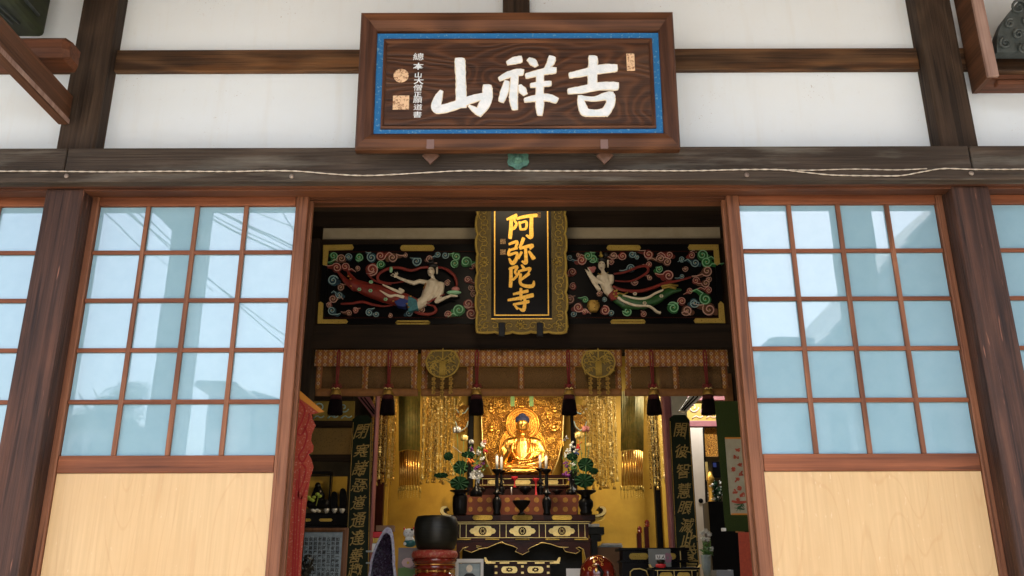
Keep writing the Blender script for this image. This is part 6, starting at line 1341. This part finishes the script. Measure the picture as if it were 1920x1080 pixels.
part('brush_writing', mb, W['ink'], t)
mb = MB(); kq = kk; mb.lathe([(0, 8*kq), (7*kq, 8*kq), (8*kq, 4*kq), (5*kq, 0), (0, 0)], f.pt(*f.uv(1238, 1058), .03), 14); part('small_bowl', mb, W['ring'], t)
mb = MB(); mb.lathe([(0, 4*kq), (9*kq, 4*kq), (10*kq, 0), (8*kq, -3*kq), (0, -3*kq)], f.pt(*f.uv(1238, 1062), .03), 14); part('red_cushion', mb, W['flred'], t)
f = VF(5.2); mb = MB(); mb.rect(f, 1122, 1026, 1166, 1100, -.3, .0, .004); solo('cardboard_box', mb, W['cardboard'], 'brown cardboard box beside the altar table under a few books', 'box')
for y0, y1, x0, x1, m, lab in ((1022.5, 1025.8, 1124, 1168, 'greyblue', 'grey book lying on the brown cardboard box'), (1018.6, 1022.2, 1130, 1166, 'paper', 'thin white booklet topmost on the cardboard box')):
    mb = MB(); mb.rect(f, x0, y0, x1, y1, -.2, -.01, .001); solo('book', mb, W[m], lab, 'book')
f = VF(5.6); kk = f.k(1205, 1000); t = thing('altar_railing', 'low red lacquer railing with two gold capped posts beside the altar', 'railing', P(1207, 1060, 5.6))
for x, y in ((1200, 990), (1214, 978)):
    mb = MB(); mb.rect(f, x-4.5, y+10, x+4.5, 1080, -.04, 0, .003); part('post', mb, W['rail'], t); c_ = f.pt(*f.uv(x, y+10), -.02)
    mb = MB(); mb.lathe([(5.5*kk, 0), (5.5*kk, 1.5*kk), (4*kk, 2*kk), (5*kk, 5*kk), (3.5*kk, 6*kk), (5*kk, 8*kk), (3*kk, 12*kk), (0, 14*kk)], c_, 14); part('cap', mb, W['redlac'], t)
    mb = MB(); mb.rect(f, x-5.6, y+10, x-4.6, 1080, -.03, .002); mb.rect(f, x-5.6, y+9, x+5.2, y+9.9, -.03, .002); part('gold_edge', mb, W['goldfit'], t)
mb = MB(); mb.poly(f, [(1204.5, 1010), (1209, 1006), (1209, 1014), (1204.5, 1018)], -.03, -.01); part('rail', mb, W['goldfit'], t)
# black stepped pedestal at the right end of the altar table
mb = MB(); f = VF(5.05); mb.rect(f, 1104, 988, 1133, 1002, -.2, .0, .004); mb.rect(f, 1108, 1002.3, 1128, 1014, -.19, -.02, .003); mb.rect(f, 1110, 1014.3, 1122, 1100, -.18, -.03); solo('black_pedestal', mb, W['blackmat'], 'matt black stepped pedestal under the right end of the altar table', 'pedestal')
mb = MB(); mb.rect(f, 1100, 982, 1124, 987.6, -.15, .0, .002); solo('folded_paper', mb, W['paper'], 'white folded paper bundle on the black pedestal', 'paper')
# left: side altar, framed text, banner
f = VF(6.0); kk = f.k(610, 930); t = thing('side_altar', 'dim side altar niche with gold backdrop and a dark seated figure behind a shelf', 'side altar', P(610, 1000, 6.0))
mb = MB(); mb.rect(f, 566, 892, 617, 952, -.10, -.08); mb.rect(f, 620, 892, 647, 948, -.10, -.08); part('gold_backdrop', mb, W['goldwall'], t)
mb = MB(); mb.rect(f, 564, 884, 622, 890, -.10, .03, .004); mb.rect(f, 616.5, 890.2, 619.5, 960, -.09, .0); mb.rect(f, 560, 962, 652, 985, -.3, .02, .005); mb.rect(f, 560, 985.2, 652, 1120, -.3, .0); part('cabinet', mb, W['black'], t)
mb = MB(); mb.poly(f, pill(599, 624, 972.5, 978, 2.6), .021, .026); mb.poly(f, pill(566, 584, 972.5, 978, 2.6), .021, .026); part('gold_oval', mb, W['goldfit'], t)
t2 = thing('dark_seated_figure', 'small dark seated figure silhouetted in the dim side altar', 'statue', P(597, 960, 6.0))
g0 = lambda x, y, n=0: f.pt(*f.uv(x, y), n*kk); part('body', blob([('b', g0(596, 911), (6*kk, 6*kk, 7*kk)), ('l', [g0(596, 920), g0(596, 930)], [9*kk, 13*kk]), ('l', [g0(583, 945), g0(610, 945)], [9*kk, 9*kk])], kk*1.3, 2), W['black'], t2)
mb = MB()
for x, y, m in ((586, 938, 0), (592, 934, 0), (598, 928, 0), (603, 932, 0), (590, 940, 0), (582, 934, 0)): mb.ball(g0(x, y, 16), (4*kk, 2*kk, 3*kk), 8, 5)
mb.tube([g0(596, 950, 16), g0(600, 934, 16), g0(602, 926, 16)], .8*kk, 5); solo('yellow_green_flowers', mb, mat('lime_petals', (.45, .50, .08), (.25, .4, .05), .5), 'lime green artificial flowers glowing in front of the dark seated figure', 'flowers')
for x, y, lab in ((627, 922, 'left rounded black memorial tablet in the side altar'), (643, 916, 'right taller black memorial tablet in the side altar')):
    mb = MB(); mb.poly(f, [(x-6, 962), (x-6, y+6), (x-4, y+1), (x, y-1), (x+4, y+1), (x+6, y+6), (x+6, 962)], -.02, .01); mb.poly(f, pill(x-3, x+3, y+8, 955, 2), .011, .014); solo('memorial_tablet', mb, W['black'], lab, 'tablet', 'memorial tablets in the side altar')
for x, lab in ((612, 'first small silver cup on the side altar shelf'), (627, 'middle small silver cup on the side altar shelf'), (641, 'last small silver cup on the side altar shelf')):
    standing('small_cup', lab, 'cup', x, 962, 5.95, [(0, 0), (3, 0), (2.5, 1), (5, 4), (5, 8), (4.2, 8), (0, 4)], 'silver', 'small cups on the side altar')
mb = MB()
for i in range(4): mb.ball(g0(588+i*4, 957+(i % 2)*2, 8), (3.6*kk, 2.5*kk, 2.6*kk), 8, 5)
solo('white_offerings', mb, W['paper'], 'pile of small white offerings at the left of the silver cups', 'offering')
t = thing('framed_text', 'wood framed grey stone rubbing covered with columns of black characters', 'framed text', P(605, 1110, 3.6)); f = VF(3.6); kk = f.k(610, 1040)
mitre(f, (f.uv(548, 1050)[0], f.uv(600, 1130)[1], f.uv(650, 1050)[0], f.uv(600, 990)[1]), (f.uv(556, 1050)[0], f.uv(600, 1122)[1], f.uv(640, 1050)[0], f.uv(600, 997)[1]), [(0, -.02), (0, .012), (.5, .018), (1, .006), (1, -.02)], (W['woodlight'], W['woodlight']), t, 'frame')
mb = MB(); mb.rect(f, 555, 998, 639, 1121, -.012, -.006); part('sheet', mb, W['rubbing'], t)
TXT = '如是我聞一時佛在舍衛國祇樹給孤獨園與大比丘僧千二百五十人俱皆是大阿羅漢衆所知識長老舍利弗摩訶目犍連摩訶迦葉摩訶迦旃延摩訶倶絺羅離婆多周利槃陀伽難陀阿難陀羅睺羅'
mb = MB(); ci = 0
for col in range(9):
    x = 633-col*8.4
    for row in range(10):
        u, v = f.uv(x-row*.25, 1011+row*8.2); glyph(TXT[ci % len(TXT)], f, u, v, 7.4*kk, -.0055, mb, .02); ci += 1
    if col: mb.rect(f, x+4.0, 1005, x+4.3, 1110, -.0058, -.005)
part('characters', mb, W['ink'], t)
f = VF(3.2); mb = MB()
leafcloud(mb, f.pt(*f.uv(574, 1068)), (.055, .05, .13), 160, .022, random.Random(9)); t = thing('dark_plant', 'dark leafy plant silhouette in front of the framed text', 'plant', f.pt(*f.uv(574, 1110))); part('foliage', mb, W['hair'], t)
t = thing('red_banner', 'long red paper banner with ornate dark red printing hanging inside the left door edge', 'banner', P(567, 740, 1.0)); f = VF(1.0); kk = f.k(567, 900)
ed = [(548, 735), (563, 733), (585, 752), (608, 772), (585, 777), (586, 786), (592, 798), (585, 812), (583, 826), (588, 836), (587, 846), (579, 852), (584, 862), (588, 876), (582, 895), (577, 925), (573, 960), (570, 1000), (566, 1040), (562, 1130), (530, 1130)]
mb = MB(); mb.poly(f, ed, -.003, .0); part('sheet', mb, W['banner'], t)
mb = MB(); mb.poly(f, [(561, 733.5), (563, 733), (585, 752), (608, 772), (598, 774), (580, 760), (563, 748)], .0005, .003); part('yellow_corner', mb, W['bannertip'], t)
mb = MB()
for pts in ([(562, 752), (572, 768), (566, 790), (557, 810), (566, 815), (578, 790), (580, 775)], [(570, 800), (576, 815), (570, 838), (560, 856), (568, 866), (580, 845)], [(566, 870), (574, 880), (568, 905), (560, 925), (565, 935), (577, 905)], [(557, 900), (552, 980), (548, 1100)], [(566, 930), (562, 1000), (556, 1110)], [(562, 880), (557, 980), (552, 1100)]):
    mb.brush(f, [(x, y) for x, y in pts], 1.5, .0005, .003)
part('printed_pattern', mb, W['bannerline'], t)
# right: hanging scroll, orange pillar, flowers
t = thing('hanging_scroll', 'green brocade hanging scroll with a pale painting of red robed figures', 'scroll', P(1375, 770, 2.4)); f = VF(2.4); kk = f.k(1375, 900)
mb = MB(); mb.poly(f, [(1340, 752), (1420, 752), (1425, 996), (1360, 996)], -.004, .0); part('brocade_mount', mb, W['scrollgreen'], t)
mb = MB(); mb.poly(f, [(1359, 822), (1425, 822), (1428, 965), (1370, 965)], .001, .003); part('painting', mb, mat('pale_scroll_paper', (.42, .38, .26), (.34, .30, .20), .7, ns=12), t)
mb = MB(); mb.rect(f, 1359, 820, 1426, 823, .0032, .005); part('gold_strip', mb, W['bannertip'], t); mb = MB(); mb.rect(f, 1371, 962.5, 1430, 965.5, .0032, .005); part('gold_strip', mb, W['bannertip'], t)
mb = MB()
for x, y in ((1383, 845), (1380, 858), (1387, 872), (1376, 880), (1390, 888), (1382, 900), (1386, 915), (1378, 922), (1392, 928), (1384, 938)):
    for j in range(4): mb.brush(f, [(x+R.uniform(-5, 5), y+R.uniform(-4, 4), .8), (x+R.uniform(-5, 5), y+R.uniform(-4, 4), 1.4), (x+R.uniform(-5, 5), y+R.uniform(-4, 4), .5)], 1, .0031, .0036+j*.0002)
mb.brush(f, [(1373, 940, 2), (1385, 942, 2.5), (1398, 941, 2)], 2, .0031, .005); part('painted_figures', mb, W['orangered'], t)
mb = MB()
for i in range(8): mb.brush(f, [(1376+R.uniform(0, 16), 945+R.uniform(0, 14), .4), (1380+R.uniform(0, 16), 943+R.uniform(0, 14), .8), (1388+R.uniform(0, 8), 948+R.uniform(0, 8), .4)], 1, .0031, .004)
part('painted_grass', mb, W['green'], t)
mb = MB(); mb.rect(f, 1352.5, 990, 1361, 996, -.01, .01, .002); part('roller_knob', mb, W['paper'], t)
mb = MB(); f = VF(2.2); mb.poly(f, [(1384, 998), (1410, 998), (1414, 1120), (1391, 1120)], -.004, .0); solo('orange_red_cloth', mb, W['orangered'], 'orange red patterned cloth hanging beside the right door below the scroll', 'cloth')
mb = MB(); f = VF(3.4); mb.rect(f, 1372, 700, 1384, 998, -.1, 0, .004); solo('narrow_orange_pillar', mb, W['band'], 'narrow orange brown board behind the green scroll', 'board')
f = VF(5.9); kk = f.k(1334, 900); mb = MB(); c_ = f.pt(*f.uv(1335, 945)); mb.lathe([(6*kk, 0), (7*kk, 4*kk), (5*kk, 8*kk), (6*kk, 40*kk), (8*kk, 46*kk), (5*kk, 52*kk), (3*kk, 58*kk), (0, 60*kk)], c_, 16); solo('gold_lantern', mb, W['goldrib'], 'slim gold standing lantern in the right side room', 'lantern')
mb = MB(); mb.rect(f, 1324, 866, 1328, 900, -.02, .0); solo('gilt_panel_edge', mb, W['goldpale'], 'narrow bright gilt strip beside the white sliding door', 'panel')
for cx, cy, rx, ry, lab, m in ((1342, 922, 13, 22, 'white flowers in the dark right side room', 'white'),):
    t = thing('white_flowers', lab, 'flowers', f.pt(*f.uv(cx, cy+30))); mb = MB(); q = random.Random(5)
    for i in range(60): mb.ball(f.pt(*f.uv(cx+q.uniform(-rx, rx), cy+q.uniform(-ry, ry)), q.uniform(-.05, .05)), q.uniform(1, 2.3)*kk, 6, 4)
    part('blossoms', mb, W[m], t); mb = MB(); leafcloud(mb, f.pt(*f.uv(cx, cy)), (rx*kk, .06, ry*kk), 120, .03, q); part('leaves', mb, W['leaf'], t)
mb = MB(); f3 = VF(5.95); mb.rect(f3, 1336, 866, 1352, 896, -.02, 0); mb.mi = 1; mb.rect(f3, 1337, 868, 1343, 876, .001, .004); solo('dark_portrait', mb, [W['black'], W['blue']], 'dark picture with a small blue mark in the right side room', 'picture')
f = VF(4.0); kk = f.k(1322, 1020); t = thing('white_chrysanthemum', 'white chrysanthemums in a clear vase at the foot of the right couplet board', 'flowers', f.pt(*f.uv(1325, 1085))); q = random.Random(8)
for cx, cy in ((1316, 1000), (1323, 996), (1330, 1002), (1318, 1010), (1327, 1012), (1334, 1030)):
    mb = MB(); c_ = f.pt(*f.uv(cx, cy))
    for i in range(34): d = Vector((q.gauss(0, 1), q.gauss(0, .7)-.3, q.gauss(0, 1))).normalized(); mb.tube([c_, c_+d*3.4*kk, c_+d*5.2*kk+Vector((0, 0, .8*kk))], [.5*kk, .6*kk, .25*kk], 4)
    part('bloom', mb, W['white'], t)
mb = MB()
for i in range(9): mb.tube([f.pt(*f.uv(1324+q.uniform(-2, 2), 1070)), f.pt(*f.uv(1320+q.uniform(-6, 14), q.uniform(1004, 1030)))], .7*kk, 5)
leafcloud(mb, f.pt(*f.uv(1325, 1032)), (.05, .04, .08), 70, .022, q); part('stems', mb, W['leafl'], t)
mb = MB(); mb.lathe([(6*kk, -14*kk), (8*kk, 0), (9*kk, 22*kk), (9.4*kk, 24*kk), (8.6*kk, 24*kk), (7.4*kk, 0), (0, -12*kk)], f.pt(*f.uv(1325, 1066)), 20); part('vase', mb, W['greyblue'], t)
mb = MB(); mb.rect(VF(3.0), 1345, 1069, 1377, 1120, -.2, 0, .004); solo('grey_box', mb, W['iron'], 'plain grey box low beside the orange red cloth', 'box')
mb = MB(); mb.rect(VF(5.5), 1334, 940, 1400, 1120, -.3, 0, .004); solo('black_cabinet', mb, W['black'], 'black cabinet standing in the right side room', 'cabinet')

# ================================================================== LAMPS INSIDE THE HALL
def lamp(name, label, loc, target, energy, color, size, spot=None, tube=False):
    t = thing(name, label, 'lamp', loc); d = (Vector(target)-Vector(loc)).normalized(); loc = Vector(loc); mb = MB()
    if tube: mb.box(loc.x-.35, loc.x+.35, loc.y-.05, loc.y+.05, loc.z+.03, loc.z+.07, .005)
    else: mb.lathe([(.03, -.10), (.05, -.08), (.06, .0), (.055, .0), (.045, -.07), (0, -.08)], loc, 16, d)
    part('housing', mb, W['blackmat'], t); mb = MB()
    e = mat('lit_'+name, (1, 1, 1), emit=color, es=6)
    if tube: mb.tube([(loc.x-.33, loc.y, loc.z+.012), (loc.x+.33, loc.y, loc.z+.012)], .014, 8)
    else: mb.ball(loc-d*.03, .03, 10, 6)
    part('bulb', mb, e, t)
    l = bpy.data.lights.new(name, 'SPOT' if spot else 'AREA'); l.energy = energy; l.color = color
    if spot: l.spot_size = spot; l.spot_blend = .7; l.shadow_soft_size = size
    else: l.shape = 'RECTANGLE'; l.size = .66; l.size_y = .06
    o = bpy.data.objects.new(name+'_light', l); COL.objects.link(o); o.location = loc+d*.03 if not tube else loc-Vector((0, 0, .01)); o.rotation_euler = d.to_track_quat('-Z', 'Y').to_euler()
    return t
LW = (1, .70, .38)
zz = lambda y: Z(668, y)
lamp('altar_spotlight', 'left warm spotlight above the altar aimed at the seated statue', (-.75, 5.0, zz(5.0)), P(980, 815, 6.4), 22, LW, .03, radians(42))
lamp('altar_spotlight', 'right warm spotlight above the altar aimed at the seated statue', (.95, 5.0, zz(5.0)), P(980, 815, 6.4), 38, LW, .03, radians(42))
lamp('wall_downlight', 'warm downlight over the left gold wall', (-1.25, 6.2, zz(6.2)), (-1.3, 6.9, 2.0), 6.5, LW, .05, radians(110))
lamp('wall_downlight', 'warm downlight over the right gold wall', (1.35, 6.2, zz(6.2)), (1.4, 6.9, 2.0), 6.5, LW, .05, radians(110))
lamp('fluorescent_lamp', 'white fluorescent tube in the right side room', (2.2, 5.75, zz(5.75)), (2.2, 5.9, 2.0), 9, (1, .95, .86), .05, None, True)
lamp('fluorescent_lamp', 'warm fluorescent tube over the altar table behind the valance', (0, 4.3, zz(4.3)), (0, 4.9, 2.0), 7, (1, .80, .52), .05, None, True)
lamp('fluorescent_lamp', 'unseen warm tube added high in the outer hall to brighten the carved panels', (0, 1.0, 5.0), (0, 1.8, 3.2), 3.5, (1, .80, .55), .05, None, True)  # added lamp out of view, lifts the transom panels and name board
